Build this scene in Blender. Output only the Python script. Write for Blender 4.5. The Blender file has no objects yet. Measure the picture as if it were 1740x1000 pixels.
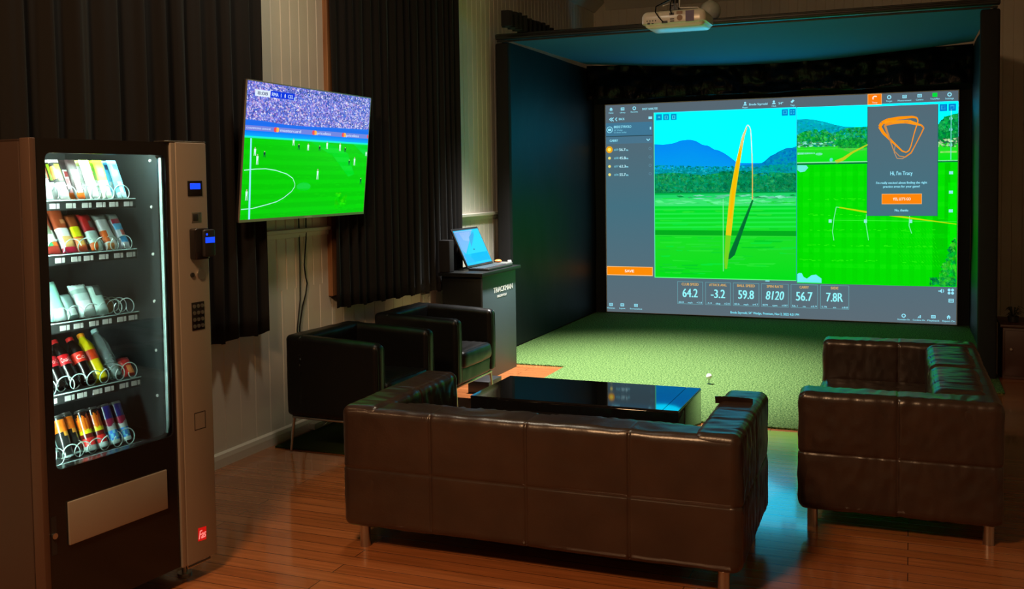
import bpy, math, random
from math import sin, cos, pi, radians as R
from mathutils import Vector, Matrix, Euler, noise

sc = bpy.context.scene
COL = sc.collection
random.seed(7)

# ------------------------------------------------------------------ camera
CAM_H = 1.670
def look_axes(yaw, pitch, roll):
    y, p, r = R(yaw), R(pitch), R(roll)
    fw = Vector((-sin(y)*cos(p), cos(y)*cos(p), sin(p)))
    rt = Vector((cos(y), sin(y), 0)); up = rt.cross(fw)
    return fw, rt*cos(r)+up*sin(r), up*cos(r)-rt*sin(r)
fw, rt, up = look_axes(21.934, -2.857, -0.766)
cd = bpy.data.cameras.new('camera'); cam = bpy.data.objects.new('camera', cd); COL.objects.link(cam)
m = Matrix((rt, up, -fw)).transposed().to_4x4(); m.translation = (0, 0, CAM_H)
cam.matrix_world = m
cd.sensor_width = 36; cd.lens = 1682.0/1740*36
cd.shift_y = (391.9-500)/1740
cd.clip_start = .05
sc.camera = cam

# ------------------------------------------------------------------ world, lamps, exposure
sc.view_settings.view_transform = 'Standard'; sc.view_settings.look = 'None'
sc.view_settings.exposure = 0; sc.view_settings.gamma = 1
sc.view_settings.use_curve_mapping = False
w = bpy.data.worlds.new('night'); sc.world = w; w.use_nodes = True
w.node_tree.nodes['Background'].inputs[0].default_value = (.004, .005, .008, 1)
def lamp(name, typ, loc, target, energy, color, **kw):
    l = bpy.data.lights.new(name, typ); l.energy = energy; l.color = color
    for k, v in kw.items(): setattr(l, k, v)
    o = bpy.data.objects.new(name, l); COL.objects.link(o); o.location = loc
    o.rotation_euler = (Vector(target)-Vector(loc)).to_track_quat('-Z', 'Y').to_euler()
    return o
lamp('near_room_lamp', 'AREA', (-1.9, .7, 3.85), (-1.8, 2.4, 0), 128, (1, .57, .28), shape='DISK', size=.7)
lamp('lounge_ceiling_lamp', 'AREA', (-2.6, 4.5, 3.92), (-2.6, 4.5, 0), 24, (1, .86, .64), shape='DISK', size=.35)
lamp('tee_spotlight', 'SPOT', (-2.75, 7.9, 3.9), (-2.25, 8.15, 0), 3700, (1, .95, .90), spot_size=R(68), spot_blend=1, shadow_soft_size=.12)

# ------------------------------------------------------------------ materials
def lin(c):
    return tuple(((x/255)/12.92 if x/255 <= .04045 else ((x/255+.055)/1.055)**2.4) for x in c)
def mat(name, base, rough=.5, metal=0, spec=.5, **kw):
    m = bpy.data.materials.new(name); m.use_nodes = True
    b = m.node_tree.nodes['Principled BSDF']
    b.inputs['Base Color'].default_value = (*base, 1); b.inputs['Roughness'].default_value = rough
    b.inputs['Metallic'].default_value = metal; b.inputs['Specular IOR Level'].default_value = spec
    for k, v in kw.items(): b.inputs[k.replace('_', ' ')].default_value = v
    return m
def N(m): return m.node_tree.nodes, m.node_tree.links, m.node_tree.nodes['Principled BSDF']
def emis(name, col, s):
    m = bpy.data.materials.new(name); m.use_nodes = True
    b = m.node_tree.nodes['Principled BSDF']
    b.inputs['Base Color'].default_value = (0, 0, 0, 1)
    b.inputs['Emission Color'].default_value = (*col, 1); b.inputs['Emission Strength'].default_value = s
    return m
def bump(m, scale, strength, dist=.01, detail=4, stretch=None, kind='NOISE'):
    n, l, b = N(m)
    tc = n.new('ShaderNodeTexCoord'); mp = n.new('ShaderNodeMapping'); l.new(tc.outputs['Object'], mp.inputs[0])
    if stretch: mp.inputs['Scale'].default_value = stretch
    t = n.new('ShaderNodeTexVoronoi' if kind == 'VOR' else 'ShaderNodeTexNoise'); t.inputs['Scale'].default_value = scale
    if kind != 'VOR': t.inputs['Detail'].default_value = detail
    l.new(mp.outputs[0], t.inputs['Vector'])
    bp = n.new('ShaderNodeBump'); bp.inputs['Strength'].default_value = strength; bp.inputs['Distance'].default_value = dist
    l.new(t.outputs[0], bp.inputs['Height']); l.new(bp.outputs[0], b.inputs['Normal'])
    return t, mp
def vary(m, scale, c1, c2, detail=3, stretch=None, pos=(.35, .65)):
    n, l, b = N(m)
    tc = n.new('ShaderNodeTexCoord'); mp = n.new('ShaderNodeMapping'); l.new(tc.outputs['Object'], mp.inputs[0])
    if stretch: mp.inputs['Scale'].default_value = stretch
    t = n.new('ShaderNodeTexNoise'); t.inputs['Scale'].default_value = scale; t.inputs['Detail'].default_value = detail
    l.new(mp.outputs[0], t.inputs['Vector'])
    cr = n.new('ShaderNodeValToRGB'); e = cr.color_ramp.elements
    e[0].position, e[1].position = pos; e[0].color = (*c1, 1); e[1].color = (*c2, 1)
    l.new(t.outputs[0], cr.inputs[0]); l.new(cr.outputs[0], b.inputs['Base Color'])
    return cr

# wood strip floor, boards running across the room
M_floor = mat('wood_floor', (.3, .1, .04), .26, Coat_Weight=.8, Coat_Roughness=.07)
n, l, b = N(M_floor)
tc = n.new('ShaderNodeTexCoord')
br = n.new('ShaderNodeTexBrick'); l.new(tc.outputs['Object'], br.inputs['Vector'])
br.offset = .37; br.inputs['Scale'].default_value = 1
br.inputs['Brick Width'].default_value = 2.3; br.inputs['Row Height'].default_value = .092
br.inputs['Mortar Size'].default_value = .0022; br.inputs['Mortar Smooth'].default_value = .2
br.inputs['Color1'].default_value = (.37, .125, .040, 1); br.inputs['Color2'].default_value = (.46, .165, .057, 1)
br.inputs['Mortar'].default_value = (.06, .022, .010, 1)
mp = n.new('ShaderNodeMapping'); mp.inputs['Scale'].default_value = (1.2, 26, 1); l.new(tc.outputs['Object'], mp.inputs[0])
ns = n.new('ShaderNodeTexNoise'); ns.inputs['Scale'].default_value = 2.2; ns.inputs['Detail'].default_value = 6; l.new(mp.outputs[0], ns.inputs['Vector'])
cr = n.new('ShaderNodeValToRGB'); cr.color_ramp.elements[0].position = .3; cr.color_ramp.elements[0].color = (.72, .70, .68, 1)
cr.color_ramp.elements[1].position = .7; cr.color_ramp.elements[1].color = (1.15, 1.1, 1.05, 1); l.new(ns.outputs[0], cr.inputs[0])
mx = n.new('ShaderNodeMix'); mx.data_type = 'RGBA'; mx.blend_type = 'MULTIPLY'; mx.inputs[0].default_value = 1
l.new(br.outputs[0], mx.inputs[6]); l.new(cr.outputs[0], mx.inputs[7]); l.new(mx.outputs[2], b.inputs['Base Color'])
rm = n.new('ShaderNodeMapRange'); rm.inputs[3].default_value = .14; rm.inputs[4].default_value = .20; l.new(ns.outputs[0], rm.inputs[0]); l.new(rm.outputs[0], b.inputs['Roughness'])
bp = n.new('ShaderNodeBump'); bp.inputs['Strength'].default_value = .35; bp.inputs['Distance'].default_value = .002
bp.invert = True; l.new(br.outputs['Fac'], bp.inputs['Height']); l.new(bp.outputs[0], b.inputs['Normal'])

M_wall = mat('painted_boards', (.55, .50, .41), .55); vary(M_wall, 1.3, (.70, .66, .56), (.80, .76, .66))
M_trim = mat('painted_trim', (.76, .72, .62), .45)
M_casing = mat('stained_casing', (.30, .13, .05), .5); vary(M_casing, 4, (.22, .09, .035), (.36, .17, .07), stretch=(6, 6, .5))
M_ceil = mat('ceiling_paint', (.5, .46, .4), .8)
M_curtain = mat('curtain_velvet', (.0145, .0135, .0130), .85, spec=.12, Sheen_Weight=.16, Sheen_Roughness=.4)
M_curtain.node_tree.nodes['Principled BSDF'].inputs['Sheen Tint'].default_value = (.55, .6, .62, 1)
M_leather = mat('dark_leather', (.030, .016, .011), .31, spec=.75)
bump(M_leather, 130, .22, .002, 5)
vary(M_leather, 5, (.026, .014, .010), (.040, .021, .014), detail=8)
M_blackleather = mat('black_leather', (.004, .004, .004), .40, spec=.30); bump(M_blackleather, 140, .2, .002, 5)
M_chrome = mat('brushed_steel', (.55, .52, .48), .32, 1)
M_blackmetal = mat('black_metal', (.015, .015, .016), .4)
M_black = mat('black_fabric', (.010, .010, .011), .8, spec=.3)
M_sidefab = mat('black_side_netting', (.006, .007, .009), .5, spec=.20); bump(M_sidefab, 2.4, .12, .05, 3)
M_topfab = mat('glow_tinted_baffle_fabric', (.03, .16, .36), .8)  # blue glow of the screen is put into the roof fabric colour
M_vinyl = mat('black_vinyl', (.003, .003, .0035), .30, spec=.18); bump(M_vinyl, 9, .9, .03, 5, (1, 1, .45))
M_gloss = mat('black_gloss_lacquer', (.006, .006, .007), .035, spec=.9)
M_laminate = mat('slate_laminate', (.045, .066, .082), .5)
M_laminate_dk = mat('black_laminate', (.006, .007, .007), .42, spec=.3)
M_turf = mat('artificial_turf', (.1, .24, .05), .9, spec=.15)
bump(M_turf, 90, 1, .02, 6)
crt = vary(M_turf, 75, (.018, .062, .012), (.16, .275, .085), detail=8, pos=(.38, .62))
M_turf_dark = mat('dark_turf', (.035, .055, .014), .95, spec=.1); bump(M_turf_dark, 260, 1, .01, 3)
M_white = mat('white_plastic', (.72, .70, .66), .38)
M_projector = mat('projector_shell', (.78, .72, .62), .22)
M_darkport = mat('dark_socket', (.02, .02, .02), .5)
M_glass = bpy.data.materials.new('window_glass'); M_glass.use_nodes = True
n, l, b = N(M_glass); n.remove(b)
tr = n.new('ShaderNodeBsdfTransparent'); tr.inputs[0].default_value = (.93, .97, .95, 1)
gl = n.new('ShaderNodeBsdfGlossy'); gl.inputs['Roughness'].default_value = .02
fr = n.new('ShaderNodeFresnel'); fr.inputs[0].default_value = 1.45
ms = n.new('ShaderNodeMixShader'); l.new(fr.outputs[0], ms.inputs[0]); l.new(tr.outputs[0], ms.inputs[1]); l.new(gl.outputs[0], ms.inputs[2])
l.new(ms.outputs[0], n['Material Output'].inputs[0])
M_clear = mat('clear_bottle_plastic', (.75, .92, .88), .08, Transmission_Weight=.8, IOR=1.33)
M_vside = mat('vending_side_paint', (.055, .032, .023), .5)
M_vblack = mat('vending_black_glass_frame', (.010, .008, .008), .16)
M_vinner = mat('vending_inner_liner', (.030, .034, .033), .28, spec=.6)
M_steel = mat('brushed_panel', (.34, .30, .245), .45, .35); bump(M_steel, 40, .05, .001, 2, (1, 1, 30))
M_coil = mat('coil_wire', (.55, .72, .67), .3, .35)
M_tube = emis('light_tube_glow', (.75, 1, .92), 230)
M_tube2 = emis('side_tube_glow', (.75, 1, .92), 400)
M_blue = emis('blue_display', lin((20, 70, 255)), 1.3)
M_globe = mat('opal_glass', (.85, .85, .82), .4)
M_foliage = mat('dark_leaves', (.012, .016, .008), .6)
M_cabinet = mat('red_brown_cabinet', (.05, .016, .010), .45)

def attr_mat(name, emission=0, rough=.4, spec=.5):
    m = bpy.data.materials.new(name); m.use_nodes = True; n, l, b = N(m)
    a = n.new('ShaderNodeAttribute'); a.attribute_name = 'Col'
    if emission:
        b.inputs['Base Color'].default_value = (.01, .01, .01, 1)
        b.inputs['Roughness'].default_value = rough; b.inputs['Specular IOR Level'].default_value = spec
        l.new(a.outputs['Color'], b.inputs['Emission Color']); b.inputs['Emission Strength'].default_value = emission
    else:
        l.new(a.outputs['Color'], b.inputs['Base Color']); b.inputs['Roughness'].default_value = rough
        b.inputs['Specular IOR Level'].default_value = spec
    return m
M_pack = attr_mat('printed_wrapper', 0, .35)
M_can = attr_mat('printed_can', 0, .22, .7)
M_screen = attr_mat('projected_image', 1.0, .9, 0)
M_tv = attr_mat('television_picture', 1.0, .2, .4)

# ------------------------------------------------------------------ mesh builder
class MB:
    def __init__(s): s.v = []; s.f = []; s.c = []; s.mi = []; s.col = (1, 1, 1); s.m = 0
    def face(s, pts, col=None, cols=None):
        i = len(s.v); s.v += [tuple(p) for p in pts]; s.add(list(range(i, i+len(pts))), col, cols)
    def add(s, idx, col=None, cols=None):
        s.f.append(idx); s.mi.append(s.m); s.c.append(cols or [col or s.col]*len(idx))
    def box(s, lo, hi, M=None):
        x0, y0, z0 = lo; x1, y1, z1 = hi; i = len(s.v)
        P = [(x0,y0,z0),(x1,y0,z0),(x1,y1,z0),(x0,y1,z0),(x0,y0,z1),(x1,y0,z1),(x1,y1,z1),(x0,y1,z1)]
        if M: P = [tuple(M @ Vector(p)) for p in P]
        s.v += P
        for q in ((0,3,2,1),(4,5,6,7),(0,1,5,4),(1,2,6,5),(2,3,7,6),(3,0,4,7)): s.add([i+k for k in q])
        return s
    def bbox(s, lo, hi, r=.01, seg=3, M=None):
        """box with rounded edges and corners"""
        h = [(b-a)/2 for a, b in zip(lo, hi)]; c = [(a+b)/2 for a, b in zip(lo, hi)]; r = min(r, *[k*.999 for k in h])
        ax = [[-k]+[-k+r*(1-cos(pi/2*j/seg))*1.0 for j in range(1, seg)]+[-k+r, k-r]+[k-r*(1-cos(pi/2*(seg-j)/seg)) for j in range(1, seg)]+[k] for k in h]
        s.grid_box(ax, h, c, r, None, M); return s
    def grid_box(s, ax, h, c, r, disp=None, M=None):
        idx = {}
        def vert(p):
            key = tuple(round(q, 5) for q in p)
            if key in idx: return idx[key]
            inner = [max(-(h[k]-r), min(h[k]-r, p[k])) for k in range(3)]
            d = Vector([p[k]-inner[k] for k in range(3)])
            if d.length < 1e-9: d = Vector((0, 0, 1))
            d.normalize(); q = Vector(inner)+d*r
            if disp: q += disp(q, d)
            q += Vector(c)
            if M: q = M @ q
            s.v.append(tuple(q)); idx[key] = len(s.v)-1; return idx[key]
        for a in range(3):
            b_, c_ = (a+1) % 3, (a+2) % 3
            for sg in (-1, 1):
                A, B = ax[b_], ax[c_]
                for i in range(len(A)-1):
                    for j in range(len(B)-1):
                        q = []
                        for (u, v) in ((A[i],B[j]),(A[i+1],B[j]),(A[i+1],B[j+1]),(A[i],B[j+1])):
                            p = [0, 0, 0]; p[a] = sg*h[a]; p[b_] = u; p[c_] = v; q.append(vert(p))
                        if sg < 0: q.reverse()
                        if len(set(q)) == 4: s.add(q)
    def ring(s, c, ax, r, n, e1=None):
        ax = Vector(ax).normalized(); e1 = e1 or (ax.cross(Vector((0,0,1))) if abs(ax.z) < .9 else ax.cross(Vector((1,0,0)))).normalized()
        e2 = ax.cross(e1); i = len(s.v)
        for k in range(n):
            a = 2*pi*k/n; s.v.append(tuple(Vector(c)+(e1*cos(a)+e2*sin(a))*r))
        return i
    def cyl(s, p0, p1, r, r2=None, n=16, cap=True):
        p0, p1 = Vector(p0), Vector(p1); d = p1-p0
        a = s.ring(p0, d, r, n); b = s.ring(p1, d, r if r2 is None else r2, n)
        for k in range(n): s.add([a+k, a+(k+1) % n, b+(k+1) % n, b+k])
        if cap: s.add([a+k for k in range(n)][::-1]); s.add([b+k for k in range(n)])
        return s
    def tube(s, pts, r, n=8):
        pts = [Vector(p) for p in pts]; prev = None; e1 = None
        for i, p in enumerate(pts):
            d = (pts[min(i+1, len(pts)-1)]-pts[max(i-1, 0)]).normalized()
            if e1 is None: e1 = (d.cross(Vector((0,0,1))) if abs(d.z) < .9 else d.cross(Vector((1,0,0)))).normalized()
            else: e1 = (e1-d*e1.dot(d)).normalized()
            a = s.ring(p, d, r, n, e1)
            if prev is not None:
                for k in range(n): s.add([prev+k, prev+(k+1) % n, a+(k+1) % n, a+k])
            else: s.add([a+k for k in range(n)][::-1])
            prev = a
        s.add([prev+k for k in range(n)]); return s
    def lathe(s, prof, c=(0,0,0), n=20, cols=None):
        """prof: (radius, z) from bottom up"""
        rings = []
        for r, z in prof:
            i = len(s.v)
            for k in range(n):
                a = 2*pi*k/n; s.v.append((c[0]+r*cos(a), c[1]+r*sin(a), c[2]+z))
            rings.append(i)
        for j in range(len(prof)-1):
            for k in range(n):
                s.add([rings[j]+k, rings[j]+(k+1) % n, rings[j+1]+(k+1) % n, rings[j+1]+k], cols[j] if cols else None)
        s.add([rings[0]+k for k in range(n)][::-1], cols[0] if cols else None); s.add([rings[-1]+k for k in range(n)], cols[-1] if cols else None)
        return s
    def prism(s, poly, a0, a1, axis=1):
        """polygon in the two other axes extruded along axis"""
        def P(p, t): q = list(p); q.insert(axis, t); return tuple(q)
        i = len(s.v); n = len(poly)
        s.v += [P(p, a0) for p in poly]+[P(p, a1) for p in poly]
        s.add(list(range(i, i+n))); s.add([i+n+k for k in range(n)][::-1])
        for k in range(n): s.add([i+k, i+n+k, i+n+(k+1) % n, i+(k+1) % n])
        return s
    def build(s, name, mats, parent=None, smooth=None, bevel=0, loc=None, recalc=True):
        me = bpy.data.meshes.new(name); me.from_pydata(s.v, [], s.f)
        for mm in (mats if isinstance(mats, (list, tuple)) else [mats]): me.materials.append(mm)
        me.polygons.foreach_set('material_index', s.mi)
        ca = me.color_attributes.new('Col', 'FLOAT_COLOR', 'CORNER')
        flat = []
        for f in s.c:
            for c in f: flat += [c[0], c[1], c[2], 1]
        ca.data.foreach_set('color', flat)
        me.update()
        if recalc:
            import bmesh
            bm = bmesh.new(); bm.from_mesh(me); bmesh.ops.recalc_face_normals(bm, faces=bm.faces); bm.to_mesh(me); bm.free()
        if smooth is not None:
            me.polygons.foreach_set('use_smooth', [True]*len(me.polygons))
            if smooth < 180: me.set_sharp_from_angle(angle=R(smooth))
        o = bpy.data.objects.new(name, me); COL.objects.link(o)
        if parent: o.parent = parent
        if loc: o.location = loc
        if bevel:
            md = o.modifiers.new('bevel', 'BEVEL'); md.width = bevel; md.segments = 2; md.limit_method = 'ANGLE'
        return o

def tag(o, label=None, cat=None, group=None, kind=None):
    if label: o['label'] = label
    if cat: o['category'] = cat
    if group: o['group'] = group
    if kind: o['kind'] = kind
    return o
def thing(name, label, cat, loc=(0,0,0), rz=0, group=None):
    o = bpy.data.objects.new(name, None); COL.objects.link(o); o.location = loc; o.rotation_euler = (0, 0, rz)
    o.empty_display_size = .1
    return tag(o, label, cat, group)
def struct(name, mb, m, **kw):
    o = mb.build(name, m, **kw); o['kind'] = 'structure'; return o

# text as flat polygons (cached): returns verts, faces, width
_tx = {}
def glyphs(s, shear=0):
    k = (s, shear)
    if k not in _tx:
        cu = bpy.data.curves.new('t', 'FONT'); cu.body = s; cu.size = 1; cu.resolution_u = 3; cu.shear = shear
        o = bpy.data.objects.new('t', cu); COL.objects.link(o)
        dg = bpy.context.evaluated_depsgraph_get(); dg.update()
        me = bpy.data.meshes.new_from_object(o.evaluated_get(dg))
        vs = [(v.co.x, v.co.y) for v in me.vertices]; fs = [list(p.vertices) for p in me.polygons]
        bpy.data.objects.remove(o); bpy.data.curves.remove(cu); bpy.data.meshes.remove(me)
        _tx[k] = (vs, fs)
    return _tx[k]

class Pic(MB):
    """flat picture laid out in display units (u right, v down), on a real display surface"""
    def __init__(s, fn, step=.0006): super().__init__(); s.fn = fn; s.step = step; s.L = 0
    def layer(s, k=1): s.L += s.step*k
    def poly(s, pts, col, cols=None):
        c = lin(col) if cols is None else None
        s.face([s.fn(u, v, s.L) for u, v in pts], c, [lin(q) for q in cols] if cols else None)
    def raw(s, pts, c): s.face([s.fn(u, v, s.L) for u, v in pts], c)
    def rect(s, u0, v0, u1, v1, col, col2=None):
        if col2: s.poly([(u0,v0),(u1,v0),(u1,v1),(u0,v1)], None, [col, col, col2, col2])
        else: s.poly([(u0,v0),(u1,v0),(u1,v1),(u0,v1)], col)
    def frame(s, u0, v0, u1, v1, t, col):
        s.rect(u0, v0, u1, v0+t, col); s.rect(u0, v1-t, u1, v1, col); s.rect(u0, v0, u0+t, v1, col); s.rect(u1-t, v0, u1, v1, col)
    def disc(s, u, v, r, col, ry=None, n=20):
        ry = ry or r; s.poly([(u+r*cos(2*pi*k/n), v-ry*sin(2*pi*k/n)) for k in range(n)], col)
    def ringf(s, u, v, r, t, col, n=24):
        for k in range(n):
            a, b = 2*pi*k/n, 2*pi*(k+1)/n
            s.poly([(u+r*cos(a), v+r*sin(a)), (u+r*cos(b), v+r*sin(b)), (u+(r-t)*cos(b), v+(r-t)*sin(b)), (u+(r-t)*cos(a), v+(r-t)*sin(a))], col)
    def line(s, pts, w, col):
        for i in range(len(pts)-1):
            (a, b), (c, d) = pts[i], pts[i+1]; L = math.hypot(c-a, d-b) or 1; w0 = w[i] if isinstance(w, list) else w; w1 = w[i+1] if isinstance(w, list) else w
            nx, ny = -(d-b)/L/2, (c-a)/L/2
            s.poly([(a+nx*w0, b+ny*w0), (c+nx*w1, d+ny*w1), (c-nx*w1, d-ny*w1), (a-nx*w0, b-ny*w0)], col)
    def text(s, t, u, v, h, col, w=None, align='c', shear=0):
        """v is the vertical centre of the capitals, h their height, w the full width"""
        vs, fs = glyphs(t, shear)
        if not vs: return
        x0 = min(p[0] for p in vs); x1 = max(p[0] for p in vs); sy = h/.70; sx = w/(x1-x0) if w else sy*.8
        W = (x1-x0)*sx; o = u-W/2 if align == 'c' else (u if align == 'l' else u-W)
        c = lin(col)
        for dx in ((-.028, .0, .028) if h > 9 else (0, .03)):
            i = len(s.v); s.v += [s.fn(o+(x-x0+dx)*sx, v+h/2-y*sy, s.L+dx*.002) for x, y in vs]
            for f in fs: s.add([i+k for k in f], c)
    def speckle(s, u0, v0, u1, v1, nn, su, sv, cols, top=None, jit=25, bottom=None):
        for _ in range(nn):
            u = random.uniform(u0, u1); t = top(u) if top else v0; bt = bottom(u) if bottom else v1
            if t >= bt: continue
            v = random.uniform(t, bt); a = su*random.uniform(.5, 1.3); b = sv*random.uniform(.5, 1.3)
            c = random.choice(cols); j = random.uniform(-jit, jit); c = tuple(max(0, min(255, q+j*(q > 0))) for q in c)
            a = min(a, u-u0, u1-u); b = min(b, max(.5, v-t+1), v1-v)
            if a <= 0 or b <= 0: continue
            s.poly([(u-a, v-b*.3), (u+a*.2, v-b), (u+a, v+b*.4), (u-a*.3, v+b)], c)
def interp(pts):
    def f(x):
        if x <= pts[0][0]: return pts[0][1]
        for (a, b), (c, d) in zip(pts, pts[1:]):
            if x <= c: return b+(d-b)*(x-a)/(c-a)
        return pts[-1][1]
    return f

# ------------------------------------------------------------------ room shell
XL, XR, YB, YN, ZC = -3.80, 4.4, 12.35, -3.0, 3.97
struct('floor', MB().box((XL-.2, YN-.2, -.1), (XR+.2, YB+.2, 0)), M_floor)
struct('ceiling', MB().box((XL-.2, YN-.2, ZC), (XR+.2, YB+.2, ZC+.1)), M_ceil)
def boards(mb, a0, a1, z0, z1, pitch, pos, axis, g=.006, d=.006, back=.12, inward=1):
    """vertical matchboarding with V grooves; axis 'y' = wall along y at x=pos, 'x' = along x at y=pos"""
    pts = [(a0, 0)]; k = math.ceil(a0/pitch+1e-6)
    while k*pitch < a1-g:
        c = k*pitch
        if c-g > a0: pts += [(c-g, 0), (c, -d), (c+g, 0)]
        k += 1
    pts.append((a1, 0))
    prof = [(a, pos+inward*q) for a, q in pts]+[(a1, pos-inward*back), (a0, pos-inward*back)]
    if axis == 'y': mb.prism([(q, a) for a, q in prof], z0, z1, 2)
    else: mb.prism([(a, q) for a, q in prof], z0, z1, 2)
WY0, WY1, WZ0, WZ1 = 6.07, 7.50, .98, 3.30
mb = MB()
boards(mb, YN, YB+.1, 0, min(1.33, WZ0), .150, XL, 'y')
boards(mb, YN, WY0, WZ0, ZC, .105, XL, 'y'); boards(mb, WY1, YB+.1, WZ0, ZC, .105, XL, 'y'); boards(mb, WY0, WY1, WZ1, ZC, .105, XL, 'y')
struct('wall_left', mb, M_wall)
mb = MB(); boards(mb, XL-.1, XR+.1, 0, ZC, .105, YB, 'x', inward=-1); struct('wall_back', mb, M_wall)
mb = MB(); boards(mb, YN, YB+.1, 0, ZC, .15, XR, 'y', inward=-1); struct('wall_right', mb, M_wall)
struct('wall_near', MB().box((XL-.2, YN-.1, 0), (XR+.2, YN, ZC)), M_wall)
struct('baseboard_left', MB().prism([(XL, 0), (XL+.022, 0), (XL+.022, .05), (XL+.018, .075), (XL, .085)], YN, 12.34, 1), M_trim)
struct('baseboard_back', MB().prism([(YB, 0), (YB-.022, 0), (YB-.022, .06), (YB-.016, .08), (YB, .085)], XL+.03, XR, 0), M_trim)
rail = [(XL, 1.315), (XL+.012, 1.318), (XL+.016, 1.345), (XL+.034, 1.352), (XL+.036, 1.372), (XL, 1.378)]
struct('trim_1', MB().prism(rail, YN, 5.955, 1), M_trim)
struct('trim_2', MB().prism(rail, 7.60, 12.34, 1), M_trim)
struct('trim_3', MB().prism([(XL, 3.82), (XL+.02, 3.82), (XL+.15, 3.94), (XL+.17, ZC), (XL, ZC)], YN, 12.34, 1), M_trim)
struct('trim_4', MB().prism([(YB, 3.84), (YB-.02, 3.84), (YB-.12, 3.95), (YB-.13, ZC), (YB, ZC)], XL+.17, XR, 0), M_trim)
# window behind the short curtain beside the television
mb = MB(); t = .035
mb.box((XL-.12, WY0-.11, WZ0-.10), (XL+t, WY0, WZ1+.12)).box((XL-.12, WY1, WZ0-.10), (XL+t, WY1+.10, WZ1+.12))
mb.box((XL-.12, WY0, WZ1), (XL+t, WY1, WZ1+.12)).box((XL-.12, WY0, WZ0-.10), (XL+t, WY1, WZ0))
wf = struct('window_1', mb, M_casing, bevel=.004)
mb = MB()
for y in (WY0+.002, (WY0+WY1)/2-.03, WY1-.062): mb.box((XL-.08, y, WZ0), (XL-.03, y+.06, WZ1))
for z in (WZ0, 1.75, 2.5, WZ1-.06): mb.box((XL-.08, WY0, z), (XL-.03, WY1, z+.05))
mb.build('sash', M_trim, wf); MB().box((XL-.062, WY0, WZ0), (XL-.056, WY1, WZ1)).build('pane', M_glass, wf)

# ------------------------------------------------------------------ curtains
def curtain(y0, y1, z0, z1, x0, label, seed, gather=0, pitch=.12, amp=.028, zslope=0):
    random.seed(seed); mb = MB(); n = int((y1-y0)/.009); rows = 26
    ph = [0]; 
    for i in range(n): ph.append(ph[-1]+2*pi*.009/(pitch*(1+.5*noise.noise(Vector((i*.012, seed, 0))))))
    for j in range(rows+1):
        t = j/rows; z = z0+(z1-z0)*t
        for i in range(n+1):
            s = i/n; y = y0+(y1-y0)*s
            a = amp*(1.0+.45*noise.noise(Vector((s*9, t*1.2, seed+5))))*(1.15-.35*t)
            x = x0+a*(sin(ph[i]+.5*noise.noise(Vector((s*5, t*2.0, seed))))+.28*sin(2.3*ph[i]+1+t))
            yy = y+.010*cos(ph[i])*(1-t)+gather*(s-.5)*t
            zz = z+(1-t)*(zslope*s+.010*sin(ph[i]*.5)+.006*sin(ph[i]))
            mb.v.append((x, yy, zz))
    w_ = n+1
    for j in range(rows):
        for i in range(n): mb.add([j*w_+i, j*w_+i+1, (j+1)*w_+i+1, (j+1)*w_+i])
    o = mb.build('curtain', M_curtain, smooth=180)
    md = o.modifiers.new('cloth_thickness', 'SOLIDIFY'); md.thickness = .005
    return tag(o, label, 'curtain', 'dark curtains along the left wall')
curtain(.4, 5.10, .757, 3.94, -3.705, 'wide dark brown-black curtain hanging behind the vending machine', 3, pitch=.17, amp=.030)
curtain(5.92, 8.02, .80, 3.94, -3.722, 'dark charcoal pleated curtain between the television and the simulator bay', 11, pitch=.125, amp=.025, zslope=-.06)

# ------------------------------------------------------------------ turf
mb = MB(); mb.box((-3.66, 8.335, 0), (.68, 12.0, .014)); mb.box((-2.86, 6.70, 0), (.30, 8.335, .0138))
tag(mb.build('turf_mat', M_turf, bevel=.004), 'green artificial turf covering the hitting area up to the big screen', 'artificial turf')
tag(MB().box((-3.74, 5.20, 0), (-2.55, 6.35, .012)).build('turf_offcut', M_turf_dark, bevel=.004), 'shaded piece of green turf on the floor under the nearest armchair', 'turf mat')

# ------------------------------------------------------------------ simulator enclosure
E0, E1, EF, EB, ET = -3.72, .66, 8.86, 12.02, 3.085
enc = thing('simulator_enclosure', 'large black golf simulator enclosure with fabric sides, roof and frame', 'simulator enclosure', ((E0+E1)/2, (EF+EB)/2, 0))
ox, oy = enc.location.x, enc.location.y
def loc_box(lo, hi): return (lo[0]-ox, lo[1]-oy, lo[2]), (hi[0]-ox, hi[1]-oy, hi[2])
for x0, x1 in ((E0, E0+.13), (E1-.145, E1)):
    lo, hi = loc_box((x0, EF, 0), (x1, EF+.09, 3.0)); MB().bbox(lo, hi, .02).build('front_post', M_black, enc, smooth=40)
mb = MB(); lo, hi = loc_box((E0, EF, 3.03), (E1, EF+.07, ET)); mb.bbox(lo, hi, .012)
for z, y in ((3.012, .0), (3.045, -.012), (3.075, -.006)): mb.cyl((E0-ox+.02, EF+y+.01-oy, z), (E1-ox-.02, EF+y+.01-oy, z), .009, n=10)
mb.build('top_beam', M_blackmetal, enc, smooth=40)
for x, nm in ((E0+.02, 'left'), (E1-.05, 'right')):
    mb = MB(); h = [.012, (EB-EF-.1)/2, 1.51]
    ax = [[-h[0], h[0]], [-h[1]+2*h[1]*k/30 for k in range(31)], [-h[2]+2*h[2]*k/30 for k in range(31)]]
    mb.grid_box(ax, h, (x+.015-ox, (EB+EF)/2+.05-oy, 1.525), .004, lambda p, d: Vector((.018*noise.noise(Vector((0, p.y*1.3, p.z*.9)))+.006*noise.noise(Vector((3, p.y*4, p.z*2))), 0, 0)))
    mb.build('side_panel', M_sidefab, enc, smooth=60)
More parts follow.
